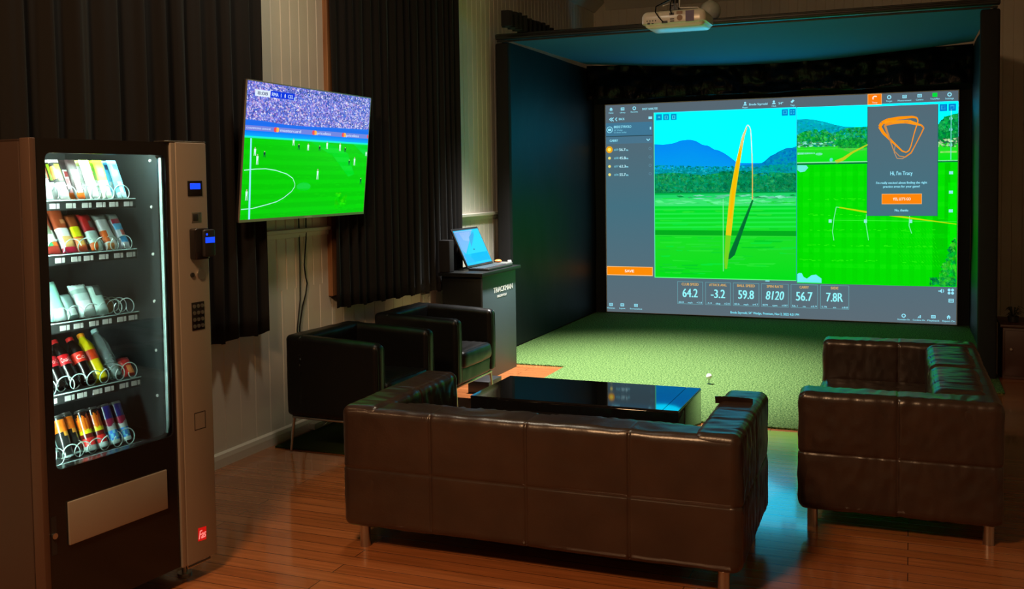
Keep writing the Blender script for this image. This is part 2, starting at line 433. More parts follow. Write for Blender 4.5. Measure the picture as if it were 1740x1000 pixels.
# sagging roof fabric
mb = MB(); nx, ny = 40, 16
for lay in (0, .012):
    for j in range(ny+1):
        for i in range(nx+1):
            s, t = i/nx, j/ny
            z = 3.05-.085*t*sin(pi*s)+.03*t*(1-sin(pi*s))+.004*noise.noise(Vector((s*7, t*4, 0)))
            mb.v.append((E0+.05+(E1-E0-.1)*s-ox, EF+.08+(11.60-EF-.08)*t-oy, z+lay))
W = nx+1; O = W*(ny+1)
for j in range(ny):
    for i in range(nx):
        a = j*W+i; mb.add([a, a+1, a+W+1, a+W]); mb.add([O+a, O+a+W, O+a+W+1, O+a+1])
mb.build('roof_fabric', M_topfab, enc, smooth=180, recalc=False)
# crumpled valance above the picture and black surround behind
mb = MB(); nx, nz = 150, 22
for j in range(nz+1):
    for i in range(nx+1):
        s, t = i/nx, j/nz
        p = Vector((s*16, t*2.2, 2)); k = noise.noise(p)+.5*noise.noise(p*2.3)
        mb.v.append((E0+.05+(E1-E0-.1)*s-ox, 11.62+.06*k-.05*t*abs(noise.noise(Vector((s*22, 1, 0))))-oy, 3.06-.42*t-.04*sin(pi*s)*(1-t)-.02*t*noise.noise(Vector((s*9, 0, 4)))))
for j in range(nz):
    for i in range(nx): a = j*(nx+1)+i; mb.add([a, a+1, a+nx+2, a+nx+1])
o = mb.build('valance', M_vinyl, enc, smooth=180); md = o.modifiers.new('t', 'SOLIDIFY'); md.thickness = .003
lo, hi = loc_box((E0+.05, 11.93, .01), (E1-.05, 11.96, 3.07)); MB().box(lo, hi).build('back_cloth', M_black, enc)
mb = MB()
for x in (-3.68, .60):
    for y in (9.9, 11.2): mb.cyl((x+.02-ox, y-oy, 1.5), (x+.03-ox, y-oy, 1.5), .012)
# loose black cloth gathered on top at the left
mb = MB(); n_ = 90
for lay in (0, 1):
    for i in range(n_+1):
        s = i/n_; y = 8.42+1.5*s
        zt = 3.225-.012*sin(s*60)-.16*max(0, (s-.78)/.22)**1.5+.012*noise.noise(Vector((s*20, 0, 0)))
        x = -3.47+.03*sin(s*75)+.012*noise.noise(Vector((s*30, 3, 0)))+lay*.07
        mb.v += [(x-ox, y-oy, 3.085), (x-ox, y-oy, max(zt, 3.095))]
O = 2*(n_+1)
for i in range(n_):
    a = 2*i; mb.add([a, a+2, a+3, a+1]); mb.add([O+a, O+a+1, O+a+3, O+a+2]); mb.add([a+1, a+3, O+a+3, O+a+1]); mb.add([a, O+a, O+a+2, a+2])
mb.add([0, 1, O+1, O]); mb.add([O-2, O-1, 2*O-1, 2*O-2])
mb.build('gathered_cloth', M_black, enc, smooth=50)

# ------------------------------------------------------------------ projection screen and its picture
SX0, SX1, SZ0, SZ1, SY = -3.512, .478, .030, 2.593, 11.88
scr = thing('projection_screen', 'huge projection screen showing a golf simulator view with shot numbers', 'projection screen', ((SX0+SX1)/2, SY, 0))
MB().box((SX0-scr.location.x-.01, .002, SZ0-.006), (SX1-scr.location.x+.01, .03, SZ1+.01)).build('screen_cloth', M_white, scr)
def SF(u, v, L): return (SX0-scr.location.x+(SX1-SX0)*u/1600, -.001-L, SZ1-(SZ1-SZ0)*v/1026)
P = Pic(SF, .0007)
CW = (150, 235, 255)
P.rect(0, 0, 1600, 500, (88, 103, 114), (68, 112, 128)); P.rect(0, 500, 1600, 1026, (68, 112, 128), (92, 108, 118))
P.layer()
# big view
SKY = (0, 255, 255)
P.rect(247, 47, 917, 320, (0, 250, 255), SKY)
def hill(u0, u1, prof, v1, col, col2=None):
    f = interp(prof); n = int((u1-u0)/8)
    for i in range(n):
        a, b = u0+(u1-u0)*i/n, u0+(u1-u0)*(i+1)/n
        P.poly([(a, f(a)), (b, f(b)), (b, v1), (a, v1)], None, [col, col, col2 or col, col2 or col])
h1 = [(247,198),(292,201),(342,195),(376,183),(406,180),(430,181),(454,189),(483,207),(510,211),(536,229),(560,235),(588,250),(614,269),(642,292),(670,297),(708,298),(917,300)]
h2 = [(247,286),(330,290),(473,312),(620,310),(749,303),(768,294),(800,266),(823,256),(836,247),(873,231),(900,230),(917,224)]
P.layer(); hill(247, 917, h1, 330, (0, 140, 245), (0, 160, 240))
P.layer(); hill(640, 917, h2, 372, (0, 130, 200), (0, 165, 150))
P.speckle(700, 240, 917, 370, 600, 7, 7, [(0,120,200),(0,150,190),(0,165,170),(0,105,180),(0,140,200)], top=interp([(a, b+3) for a, b in h2]), jit=12)
P.layer(); f_low = interp([(247,322),(420,318),(560,330),(690,322),(760,365),(917,372)])
hill(247, 917, [(u, f_low(u)) for u in range(247, 918, 10)], 372, (0, 145, 165), (0, 140, 115))
P.speckle(247, 305, 800, 372, 800, 7, 5, [(0,150,180),(0,175,190),(0,130,130),(0,120,110),(20,170,190)], top=interp([(247,300),(560,312),(700,308),(800,340)]))
P.speckle(640, 300, 917, 375, 420, 8, 6, [(0,150,170),(0,165,140),(0,130,140)], top=interp([(640,330),(700,318),(917,300)]), jit=12)
P.layer(); P.rect(247, 375, 917, 446, (0, 140, 85), (0, 135, 60))
P.speckle(247, 335, 917, 434, 2300, 8, 7, [(0,150,85),(0,125,65),(30,165,80),(0,105,75),(30,140,90),(0,160,115)], top=interp([(247,345),(330,338),(480,352),(600,340),(700,350),(800,344),(917,350)]))
P.speckle(560, 335, 720, 430, 260, 10, 10, [(0,120,75),(0,145,90),(0,95,65)]); P.speckle(820, 350, 917, 430, 160, 10, 9, [(0,130,75),(0,100,60)])
P.layer(); P.rect(247, 438, 917, 520, (0, 185, 75), (0, 215, 40)); P.rect(247, 520, 917, 700, (0, 215, 40), (25, 215, 35)); P.rect(247, 700, 917, 849, (25, 212, 35), (0, 215, 25))
P.layer()
for _ in range(110):
    u = random.uniform(250, 860); v = random.uniform(455, 840); L_ = random.uniform(30, 140); c = random.choice([(15,208,42),(35,220,48),(5,200,38),(30,212,50),(10,220,55)])
    P.poly([(u, v), (min(915, u+L_), v+random.uniform(-5, 5)), (min(915, u+L_*.9), v+6), (u+5, v+6)], c)
P.poly([(247,446),(917,440),(917,470),(247,474)], (30, 205, 105)); P.poly([(247,462),(917,458),(917,500),(247,500)], (55, 222, 110)); P.layer()
P.speckle(330, 446, 917, 466, 40, 26, 5, [(130,225,190),(100,215,160),(20,160,80)]); P.speckle(247, 470, 917, 492, 60, 34, 4, [(90,230,140),(70,225,120)])
for k in range(5): P.poly([(247,512+k*22),(917,508+k*21),(917,517+k*21),(247,520+k*22)], (30, 226, 70))
P.rect(247, 617, 917, 641, (0, 172, 28)); P.rect(247, 641, 917, 646, (40, 215, 50))
P.layer()
P.poly([(715,470),(722,474),(634,733),(612,752),(594,757)], (0, 110, 50)); P.poly([(715,470),(719,472),(600,750),(594,757)], (10, 135, 50))
P.layer()
P.line([(594,757),(604,640),(625,440),(649,300),(661,240),(675,172),(690,132)], [6,26,27,21,16,12,7], (232,205,20))
P.layer(); P.line([(592,800),(594,757),(604,640)], [10,18,26], (120,205,30))
P.layer(); P.line([(613,560),(628,425),(649,300),(661,240),(668,205)], [10,14,12,8,5], (250,190,0))
P.line([(661,240),(675,172),(688,130),(696,119),(704,128),(709,142),(712,182),(715,253)], 4, (235,215,180)); P.line([(715,253),(717,330),(717,470)], 5, (230,190,90))
P.layer(); P.line([(580,466),(580,812)], 3, (130,240,170))
P.rect(245, 44, 917, 47, (60, 210, 230)); P.rect(244, 45, 248, 849, (90, 230, 170)); P.rect(244, 846, 917, 850, (90, 255, 130))
for u in (271, 306, 343): P.rect(u-15, 53, u+15, 84, (0, 150, 200)); P.text('+' if u < 280 else '[]', u, 68, 13, (90, 230, 255), w=13)
for u in (866, 900): P.rect(u-15, 52, u+14, 83, (0, 140, 210))
P.frame(858, 59, 874, 75, 3, (60, 200, 245))
for a in (-6, 5):
    for b in (-6, 5): P.rect(900+a-3, 67+b-3, 900+a+3, 67+b+3, (60, 210, 250))
# top right view
P.layer(-6)
P.rect(920, 47, 1600, 200, SKY, SKY)
h3 = [(920,101),(962,100),(1002,106),(1046,117),(1085,130),(1129,141),(1195,145),(1228,143),(1600,143)]
P.layer(); hill(920, 1600, h3, 240, (0, 175, 195), (0, 150, 160))
h4 = [(920,172),(962,156),(1002,148),(1015,165),(1042,145),(1060,168),(1090,166),(1133,150),(1180,145),(1228,148),(1520,150),(1545,112),(1575,104),(1600,98)]
P.layer(); P.speckle(920, 105, 1228, 200, 250, 7, 6, [(0,150,190),(0,180,200),(0,170,170)], top=interp([(a, b+4) for a, b in h3]))
hill(920, 1600, h4, 235, (0, 150, 60), (0, 130, 40))
P.speckle(920, 150, 1228, 240, 800, 8, 8, [(0,170,60),(0,130,50),(30,200,60),(0,100,60),(60,190,80)], top=interp(h4))
P.speckle(1520, 105, 1600, 250, 300, 8, 8, [(0,170,60),(0,130,70),(30,180,80),(0,100,60)], top=interp(h4))
P.layer(); P.rect(920, 228, 1600, 303, (40, 215, 40), (0, 225, 20))
P.speckle(922, 205, 1090, 232, 70, 9, 4, [(140,240,210),(60,130,90),(0,140,120)])
P.speckle(1100, 205, 1228, 240, 260, 9, 9, [(0,150,50),(30,190,50),(0,110,50)])
P.poly([(1090,234),(1160,228),(1228,250),(1150,258)], (120,170,100))
P.poly([(922,254),(1000,256),(1000,262),(922,264)], (130,235,200)); P.disc(1018, 263, 16, (130,235,200), 6); P.disc(1072, 291, 8, (100,230,230), 9)
P.rect(920, 238, 1228, 243, (60,230,60)); P.rect(1530, 262, 1596, 270, (160,225,120))
P.speckle(1520, 205, 1598, 245, 60, 7, 5, [(180,220,160),(40,90,70)])
P.layer(); P.line([(1090,302),(1125,287),(1163,259),(1230,225)], [16,14,9,5], (190,210,30)); P.line([(1085,194),(1090,200)], 3, (190,200,80))
P.rect(920, 299, 1228, 304, (130,240,160)); P.rect(920, 304, 1600, 311, (0,110,60)); P.rect(917, 47, 920, 850, (40, 170, 170)); P.rect(1521, 302, 1600, 306, (130,240,160))
P.rect(1571, 80, 1574, 300, (120, 230, 220))
for v in (120, 168, 235): P.text('15', 1572, v, 10, CW, w=12)
for u in (1541, 1577): P.rect(u-16, 56, u+15, 88, (0, 130, 210)); P.frame(u-9, 63, u+8, 80, 4, (60, 190, 240))
# lower right map view
P.layer(-4)
P.rect(920, 311, 1600, 860, (0, 218, 0), (0, 215, 0))
P.layer()
for k in range(14):
    u = 925+k*48; P.rect(u, 315, u+22, 850, (0, 211, 0) if k < 12 else (0, 198, 0))
for k in range(7): P.rect(922, 345+k*70, 1596, 365+k*70, (8, 221, 4))
P.rect(1510, 560, 1560, 850, (0, 195, 0)); P.rect(1563, 400, 1596, 700, (0, 230, 0))
P.layer()
for _ in range(150): u = random.uniform(930, 1500); v = 470+70*random.randint(0, 4)+random.uniform(-4, 4); P.rect(u, v, u+random.uniform(6, 16), v+3, (35, 232, 12))
for i in range(14):
    for k in range(9): u = 1340+i*12+k*4; v = 600+k*20; P.poly([(u, v), (u+7, v+10), (u+7, v+13), (u, v+3)], (20, 225, 5))
P.speckle(1530, 640, 1598, 856, 220, 9, 12, [(0,160,40),(0,130,50),(60,200,40),(0,190,20)], top=interp([(1530,800),(1560,740),(1575,670),(1600,630)]))
P.speckle(1490, 820, 1598, 858, 90, 9, 9, [(0,150,60),(0,110,60),(40,190,40)])
P.layer()
P.poly([(922,312),(962,314),(970,325),(955,342),(935,345),(922,335)], (110,240,225))
P.poly([(922,818),(930,812),(942,813),(950,830),(965,838),(985,822),(1005,818),(1030,836),(1030,856),(922,856)], (110,240,245))
P.line([(1107,508),(1094,506),(1084,560),(1078,620),(1084,659)], 3, (120,245,170)); P.line([(1225,540),(1222,580),(1234,657)], 3, (120,245,170)); P.line([(1406,545),(1404,590),(1415,625)], 3, (120,245,170))
P.line([(1060,566),(1600,572)], 2, (60,235,60))
P.line([(1107,508),(1228,530),(1400,555),(1597,583)], [5,8,7,3], (190,225,10))
for u in (1068, 1221, 1411): P.rect(u-7, 563, u+6, 578, (150,240,235))
for v in (357, 442, 524): P.rect(1566, v-6, 1582, v+7, (140,240,235))
# assistant panel
P.layer(); P.rect(1226, 55, 1521, 547, (36, 110, 110)); P.layer(); P.rect(1229, 55, 1518, 545, (84, 106, 118), (66, 114, 130))
P.layer()
OR = (255, 150, 10)
tri = [(1279,147),(1288,131),(1312,119),(1361,111),(1416,108),(1434,113),(1438,128),(1422,184),(1410,236),(1402,256),(1390,264),(1374,258),(1331,214),(1294,174),(1279,147)]
P.line(tri, [14,15,16,14,10,7,5,4,4,5,5,6,9,13,14], OR)
P.layer(); P.line([(1300,140),(1330,132),(1380,128),(1452,146),(1462,158),(1452,182),(1429,230),(1411,266),(1386,285)], [10,14,12,8,6,5,4,6,5], (235,140,40))
P.line([(1386,285),(1362,280),(1338,254),(1325,214),(1307,161),(1300,140)], [5,4,4,6,9,10], (200,140,80)); P.line([(1452,146),(1400,128),(1300,128)], [6,16,12], (255,160,20))
P.line([(1345,225),(1340,262),(1352,290),(1375,292),(1386,285)], 3, (200,150,100))
P.text("Hi, I'm Tracy", 1371, 356, 17, CW, w=92); P.text("I'm really excited about finding the right", 1371, 398, 10, CW, w=212); P.text("practice areas for your game!", 1371, 415, 10, CW, w=152)
P.rect(1289, 448, 1456, 494, (255,190,110)); P.layer(); P.rect(1291, 450, 1454, 492, (255,135,10)); P.layer(); P.text("YES, LET'S GO", 1373, 471, 12, (255,245,220), w=74)
P.text("No, thanks", 1372, 521, 11, CW, w=56)
# header
P.rect(1227, 0, 1287, 48, (255,175,90)); P.layer(); P.rect(1230, 2, 1284, 45, (255,125,10)); P.layer()
P.line([(1266,12),(1256,10),(1249,16),(1251,24)], 5, (255,240,220)); P.text('Tracy', 1257, 38, 7, (255,235,210), w=22)
def icon(u, v, lab, w_, kind):
    if kind == 0: P.ringf(u, v, 9, 4, CW)
    elif kind == 1: P.frame(u-9, v-7, u+9, v+7, 3, CW); P.rect(u-5, v-1, u+5, v+2, CW)
    elif kind == 2: P.poly([(u-9, v), (u, v-10), (u+9, v), (u+6, v), (u+6, v+8), (u-6, v+8), (u-6, v)], CW); P.layer(); P.rect(u-2, v+1, u+2, v+8, (80,105,115))
    elif kind == 3: P.disc(u, v-4, 5, CW); P.poly([(u-9, v+8), (u-5, v+2), (u+5, v+2), (u+9, v+8)], CW)
    elif kind == 4: P.poly([(u-9, v+2), (u+2, v-9), (u+9, v-3), (u-2, v+8)], CW)
    elif kind == 5: P.rect(u-10, v-9, u+10, v+9, (0,215,60))
    elif kind == 6:
        for a in (0, 1, 2): P.rect(u-8+a*6, v+7-a*6, u-4+a*6, v+8, CW)
    P.text(lab, u, v+17, 7, CW, w=w_)
icon(30, 21, 'Home', 24, 2); icon(89, 21, 'Library', 28, 1); icon(148, 20, 'Recents', 36, 0); P.text('SHOT ANALYSIS', 188, 25, 10, CW, w=76, align='l')
icon(684, 20, 'Player', 26, 3); P.text('Brede Styrvold', 703, 24, 10, CW, w=84, align='l'); icon(816, 19, 'Club', 20, 3); P.text('54°', 837, 24, 10, CW, w=21, align='l'); icon(900, 18, 'Tags', 20, 4)
icon(1318, 17, 'Target', 26, 0); icon(1382, 17, 'Measurement', 56, 1); icon(1444, 16, 'Camera', 30, 1); icon(1506, 15, 'TrackMan', 38, 5); icon(1565, 16, 'Settings', 34, 0)
P.rect(1288, 45, 1600, 47, (60,200,230))
# left column
P.line([(33,62),(21,70),(33,79)], 4, CW); P.line([(43,62),(31,70),(43,79)], 4, CW); P.line([(60,62),(52,70),(60,79)], 4, CW); P.text('BACK', 70, 70, 11, CW, w=29, align='l'); P.rect(219, 63, 237, 75, CW)
P.rect(3, 88, 238, 152, (64,118,148)); P.rect(3, 152, 238, 156, (40,75,88)); P.rect(3, 157, 238, 191, (74,116,140))
P.layer(); P.ringf(22, 121, 16, 3, CW); P.rect(14, 116, 30, 127, CW); P.text('BREDE STYRVOLD', 44, 108, 12, CW, w=88, align='l'); P.text('54° Wedge', 44, 124, 7, (120,200,225), w=44, align='l'); P.text('12 shots today', 44, 135, 7, (120,200,225), w=64, align='l')
P.rect(225, 113, 232, 126, CW); P.text('CARRY', 22, 175, 11, CW, w=42, align='l'); P.line([(209,171),(217,180),(225,171)], 4, CW)
P.disc(20, 219, 17, (235,165,20)); P.layer(); P.disc(20, 219, 9, (255,235,90))
for v, a, b in ((220, '#39', '56.7'), (261, '#38', '45.8'), (302, '#37', '62.3'), (343, '#36', '55.7')):
    if v > 230: P.disc(20, v, 7, (240,225,120))
    P.text(a, 44, v, 10, (120,195,215), w=22, align='l'); P.text(b, 71, v, 13, (190,245,255), w=31, align='l'); P.text('m', 104, v+2, 10, CW, w=11, align='l'); P.ringf(226, v-2, 7, 2, (95,140,160))
P.rect(2, 798, 236, 843, (255,200,130)); P.layer(); P.rect(4, 801, 233, 839, (255,140,5)); P.layer(); P.text('SAVE', 118, 820, 13, (255,250,235), w=46)
# data tiles
for u0, u1, t, val, lo_, un, hi_, sh in ((358,482,'CLUB SPEED','64.2','60.0','mph','+3.8',0),(494,615,'ATTACK ANG.','-3.2','-4.4','deg','±2.6',0),(626,748,'BALL SPEED','59.8','60.6','mph','±4.7',0),(758,883,'SPIN RATE','8120','8270','rpm','±1007',.18),(893,1014,'CARRY','56.7','56.1','m','±5.9',0),(1025,1151,'SIDE','7.8R','5.7R','m','±8.8',0)):
    c = (u0+u1)/2; P.frame(u0, 865, u1, 975, 2, (105,165,175))
    P.text(t, c, 878, 12, (225,180,100), w=min(84, 8.2*len(t))); P.text(val, c, 920, 41, (150,250,255), w=72 if '.' in val and '-' not in val else 82 if val[0] != '-' else 66, shear=sh)
    P.text(lo_, u0+6, 966, 8, CW, w=24, align='l'); P.text(un, c, 967, 8, CW, w=22 if len(un) > 1 else 11); P.text(hi_, u1-5, 966, 8, CW, w=26, align='r')
P.rect(777, 851, 796, 855, CW)
P.text('Brede Styrvold, 54° Wedge, Premium, Nov 2, 2022 4:51 PM', 772, 1007, 11, (130,235,255), w=316)
icon(22, 990, 'Minimize', 40, 1); icon(80, 990, 'Layout', 30, 1); icon(150, 990, 'Screenshot', 62, 1)
for u, t, k in ((1384, 'Normalize On', 0), (1447, 'Combine On', 6), (1507, 'Playback', 1), (1569, 'Report On', 2)): icon(u, 994, t, 50, k)
P.poly([(1526,877),(1533,877),(1541,868),(1541,888),(1533,881),(1526,881)], CW); P.line([(1545,871),(1549,878),(1545,885)], 3, CW)
for a in (-7, 7):
    for b_ in (-7, 7): P.disc(1577+a, 880+b_, 6, CW)
P.frame(1568, 912, 1589, 928, 3, CW); P.rect(1570, 918, 1587, 921, CW)
# the projected light is stronger than the display white for the vivid areas
for fc in P.c:
    for i, c in enumerate(fc):
        r_, g_, b_ = c
        if b_ > .8 and g_ > .8 and r_ < .1: fc[i] = (r_, g_*1.9, b_*2.8)
        elif g_ > .5 and b_ < .2 and r_ < .2: fc[i] = (r_, g_*1.1, b_)
pic = P.build('projected_picture', M_screen, scr, recalc=False)
tag(pic, 'bright projected golf course, charts and numbers')

# ------------------------------------------------------------------ sofas
def axis(lo, hi, step, r, seams=()):
    c = (lo+hi)/2; v = set()
    n = max(2, round((hi-lo)/step))
    for k in range(n+1): v.add(lo+(hi-lo)*k/n)
    for k in range(5): q = r*(1-cos(pi/2*k/4)); v.add(lo+q); v.add(hi-q)
    for s in seams:
        for e in (-.022, -.011, -.005, 0, .005, .011, .022):
            if lo < s+e < hi: v.add(s+e)
    v = sorted(v); out = [v[0]]
    for q in v[1:]:
        if q-out[-1] > .0022: out.append(q)
    out[-1] = hi
    return [q-c for q in out]
def cushion(lo, hi, r=.035, step=.017, sx=(), sy=(), sz=(), puff=.007, wr=.003, seed=0, top=.0, M=None, wdir=None):
    h = [(b-a)/2 for a, b in zip(lo, hi)]; c = [(a+b)/2 for a, b in zip(lo, hi)]; S = (sx, sy, sz)
    ax = [axis(lo[k], hi[k], step, r, S[k]) for k in range(3)]
    def cell(t, a, b, seams):
        e = sorted([a]+list(seams)+[b])
        for u, v in zip(e, e[1:]):
            if u <= t <= v: return abs(sin(pi*(t-u)/(v-u)))**.45
        return 0
    def disp(q, d):
        p = q+Vector(c); ad = [abs(d.x), abs(d.y), abs(d.z)]; k = ad.index(max(ad))
        g = 0; pf = 1
        for a in range(3):
            if a == k: continue
            for s in S[a]: g = max(g, math.exp(-((p[a]-s)/.0045)**2))
            pf *= cell(p[a], lo[a], hi[a], S[a])
        n1 = noise.noise(Vector((p.x*3.1, p.y*3.1, p.z*3.1+seed)))
        sc_ = Vector((9, 9, 9)) if wdir is None else Vector(wdir)
        n2 = noise.noise(Vector((p.x*sc_.x+seed, p.y*sc_.y, p.z*sc_.z)))
        n3 = noise.noise(Vector((p.x*sc_.x*2.3, p.y*sc_.y*2.3+seed, p.z*sc_.z*2.3)))
        edge = .35+.65*max(0, min(1, (p.z-(hi[2]-.10))/.06)) if wdir is None else 1
        if k == 2: g *= .3; pf *= .35
        return d*(puff*pf-.006*g+.004*n1+wr*edge*(1-abs(n2)*2)+wr*.5*n3)
    mb = MB(); mb.grid_box(ax, h, c, r, disp, M); return mb
def make_sofa(name, label, loc, rz, seed=1, ctop=.632, cback=.10):
    t = thing(name, label, 'sofa', loc, rz, 'dark brown leather sofas in the lounge')
    xs = (.45, .9, 1.35)
    cushion((.003, 0, .105), (1.797, .19, .650), .034, .019, sx=xs, sz=(.375,), seed=seed, wr=.0025, puff=.0012).build('backrest', M_leather, t, smooth=180)
    for x0, sd in ((0, 3), (1.61, 9)):
        cushion((x0, .004, .103), (x0+.19, .88, .660), .036, .014, sy=(.44,), sz=(.375,), seed=seed+sd, wr=.0035, puff=.002, wdir=(5, 20, 9)).build('armrest', M_leather, t, smooth=180)
    cushion((.19, .15, .107), (1.61, .855, .30), .02, .03, seed=seed+5, sx=(.9,)).build('seat_base', M_leather, t, smooth=180)
    for x0 in (.195, .902):
        cushion((x0, .18, .285), (x0+.703, .875, .425), .05, .02, seed=seed+x0*9, puff=.014, wr=.004).build('seat_cushion', M_leather, t, smooth=180)
    for x0 in (.20, .905):
        cushion((x0, cback, .40), (x0+.695, .285, ctop), .05, .017, seed=seed+x0*7, puff=.008, wr=.005, wdir=(22, 5, 7)).build('back_cushion', M_leather, t, smooth=180)
    for x in (.085, 1.725):
        for y in (.055, .82):
            MB().cyl((x, y, 0), (x, y, .118), .024, n=24).build('leg', M_chrome, t, smooth=40)
    return t
sofa = make_sofa('leather_sofa', 'dark brown leather sofa in front, seen from behind, panelled back toward the viewer', (-2.410, 3.857, 0), R(.55), 1)
mb = MB(); n_ = 16
for lay in (0, .004):
    for j in range(5):
        for i in range(n_+1):
            s = i/n_; tt = j/4
            mb.v.append((1.60+.168*s, .60-.014*tt+lay+.012*sin(3*s)*(1-tt), .652+.034*tt+.004*sin(pi*s)*tt+.0025*noise.noise(Vector((s*14, tt, 1)))))
O = (n_+1)*5
for j in range(4):
    for i in range(n_): a = j*(n_+1)+i; mb.add([a, a+1, a+n_+2, a+n_+1]); mb.add([O+a, O+a+n_+1, O+a+n_+2, O+a+1])
for i in range(n_): a = 4*(n_+1)+i; mb.add([a, a+1, O+a+1, O+a])
mb.build('cover_fold', M_leather, sofa, smooth=60)
make_sofa('leather_sofa', 'dark brown leather sofa at the right, its side panel toward the viewer', (.394, 4.803, 0), R(90.6), 30, .662, .045)

# ------------------------------------------------------------------ armchairs
def make_armchair(label, loc, rz, seed):
    t = thing('leather_armchair', label, 'armchair', loc, rz, 'black club armchairs along the wall')
    W_, D_ = .70, .67
    def taper(x0, x1):
        return None
    cushion((0, .004, .225), (.13, W_-.004, .725), .028, .02, seed=seed, puff=.006, wr=.002).build('backrest', M_blackleather, t, smooth=180)
    for y0 in (0, W_-.09):
        mb = cushion((.002, y0, .222), (D_, y0+.09, .728), .036, .014, seed=seed+y0*5, puff=.004, wr=.0016)
        # arm tops fall slightly to the front, sides waist in
        mb.v = [(x, y, z-.028*(x/D_)*(z-.22)/.5) for x, y, z in mb.v]
        mb.v = [(x+(.022*sin(pi*(z-.22)/.5) if x < .1 else 0), y, z) for x, y, z in mb.v]
        a = mb.build('armrest', M_blackleather, t, smooth=180)
        p = MB()
        for yy in (y0+.012, y0+.078): p.tube([(D_-.006, yy, .245), (D_-.002, yy, .45), (D_-.004, yy, .66), (D_-.012, yy, .683)], .0042, 6)
        p.build('piping', M_blackleather, a, smooth=180)
    cushion((.10, .085, .225), (D_-.012, W_-.085, .345), .02, .03, seed=seed+3, puff=.005).build('seat_base', M_blackleather, t, smooth=180)
    cushion((.12, .092, .335), (D_+.006, W_-.092, .455), .035, .018, seed=seed+4, puff=.014, wr=.005, wdir=(22, 5, 8)).build('seat_cushion', M_blackleather, t, smooth=180)
    z = .212; mb = MB()
    mb.tube([(.03, .03, z), (D_-.03, .03, z), (D_-.03, W_-.03, z), (.03, W_-.03, z), (.03, .03, z)], .009, 10)
    mb.build('base_frame', M_chrome, t, smooth=180)
    for x, dx in ((.035, -.02), (D_-.035, .02)):
        for y, dy in ((.035, -.012), (W_-.035, .012)):
            MB().cyl((x+dx, y+dy, 0), (x, y, z), .0075, .010, 12).build('leg', M_chrome, t, smooth=40)
    return t
make_armchair('black leather armchair nearest the viewer, on the green turf piece under the television', (-3.596, 5.127, .012), R(-2.4), 2)
make_armchair('black leather armchair standing just in front of the computer kiosk', (-3.624, 6.273, 0), 0, 8)

# ------------------------------------------------------------------ coffee table
t = thing('coffee_table', 'low black high-gloss coffee table mirroring the big screen', 'coffee table', (-1.658, 5.197, 0))
MB().bbox((-.577, -.293, .02), (.577, .293, .490), .004, 2).build('table_body', M_gloss, t, smooth=40)
MB().bbox((-.540, -.256, 0), (.540, .256, .021), .002, 2).build('plinth', M_blackmetal, t)
MB().bbox((-.578, -.294, .4905), (.578, .294, .4945), .001, 2).box((-.575, -.291, .4944), (.495, .291, .5000)).box((.498, -.291, .4944), (.575, .291, .5000)).build('glass_top', M_gloss, t)

# ------------------------------------------------------------------ golf ball on tee
tag(MB().cyl((0,0,0), (0,0,.003), .019, n=20).cyl((0,0,.003), (0,0,.036), .0030, .0035, 10).cyl((0,0,.036), (0,0,.041), .0035, .008, 12).build('golf_tee', M_blackmetal, smooth=40, loc=(-1.500, 7.944, .014)), 'thin black tee standing on the green turf under the ball', 'golf tee')
mb = MB(); r = .0235
prof = [(r*sin(pi*k/14)+1e-5, r-r*cos(pi*k/14)) for k in range(15)]
M_ball = mat('golf_ball_cover', (.85, .85, .82), .3); bump(M_ball, 300, .5, .001, 1, kind='VOR')
mb.lathe(prof, n=24); tag(mb.build('golf_ball', M_ball, smooth=180, loc=(-1.500, 7.944, .052)), 'white golf ball on the tee in the middle of the turf', 'golf ball')

# ------------------------------------------------------------------ television
TW, TH = 1.468, .828
tv = thing('television', 'wall-mounted television showing a football match in a full stadium', 'television', (-3.605, 4.72, 1.452), R(1.36))
TM = Matrix.Rotation(R(5.7), 4, 'Y')
MB().bbox((-.028, 0, 0), (-.002, TW, TH), .006, 2, TM).build('casing', M_blackmetal, tv, smooth=40)
mb = MB(); e = .007
for lo, hi in (((-.006, 0, 0), (.002, e, TH)), ((-.006, TW-e, 0), (.002, TW, TH)), ((-.006, 0, TH-e), (.002, TW, TH)), ((-.006, 0, 0), (.003, TW, .016))): mb.box(lo, hi, TM)
mb.build('bezel', mat('champagne_bezel', (.55, .45, .36), .35, .6), tv)
MB().box((.0026, TW*.47, .004), (.0036, TW*.53, .010), TM).build('maker_mark', M_white, tv)
mb = MB(); mb.box((-.10, TW/2-.15, TH/2-.15), (-.028, TW/2+.15, TH/2+.12), TM); mb.cyl(TM @ Vector((-.09, TW/2, TH/2)), (-.175, TW/2, TH/2), .03); mb.box((-.183, TW/2-.12, TH/2-.12), (-.175, TW/2+.12, TH/2+.12)); mb.build('wall_bracket', M_blackmetal, tv)
def TF(u, v, L): return tuple(TM @ Vector((.0006+L, e+(TW-2*e)*u/1600, TH-e-(TH-e-.016)*v/900)))
P = Pic(TF, .00015)
P.rect(0, 0, 1600, 330, (95, 105, 205))
P.layer()
for (n_, su, sv) in ((2600, 13, 9), (2600, 9, 7)):
    P.speckle(0, 0, 1600, 290, n_, su, sv, [(120,130,235),(170,170,245),(215,215,255),(70,85,180),(90,80,170),(150,120,215),(60,100,210),(190,160,220),(95,120,225)], jit=20); P.layer()
P.speckle(0, 0, 1600, 290, 500, 7, 5, [(240,240,255),(50,60,140),(225,200,225)])
P.speckle(430, 0, 1600, 60, 200, 12, 6, [(60,80,150),(80,100,190)])
P.layer(); P.rect(0, 262, 1600, 298, (25, 105, 235), (20, 110, 240)); P.poly([(0,250),(200,250),(500,266),(1600,244),(1600,275),(0,285)], (30, 110, 240)); P.layer()
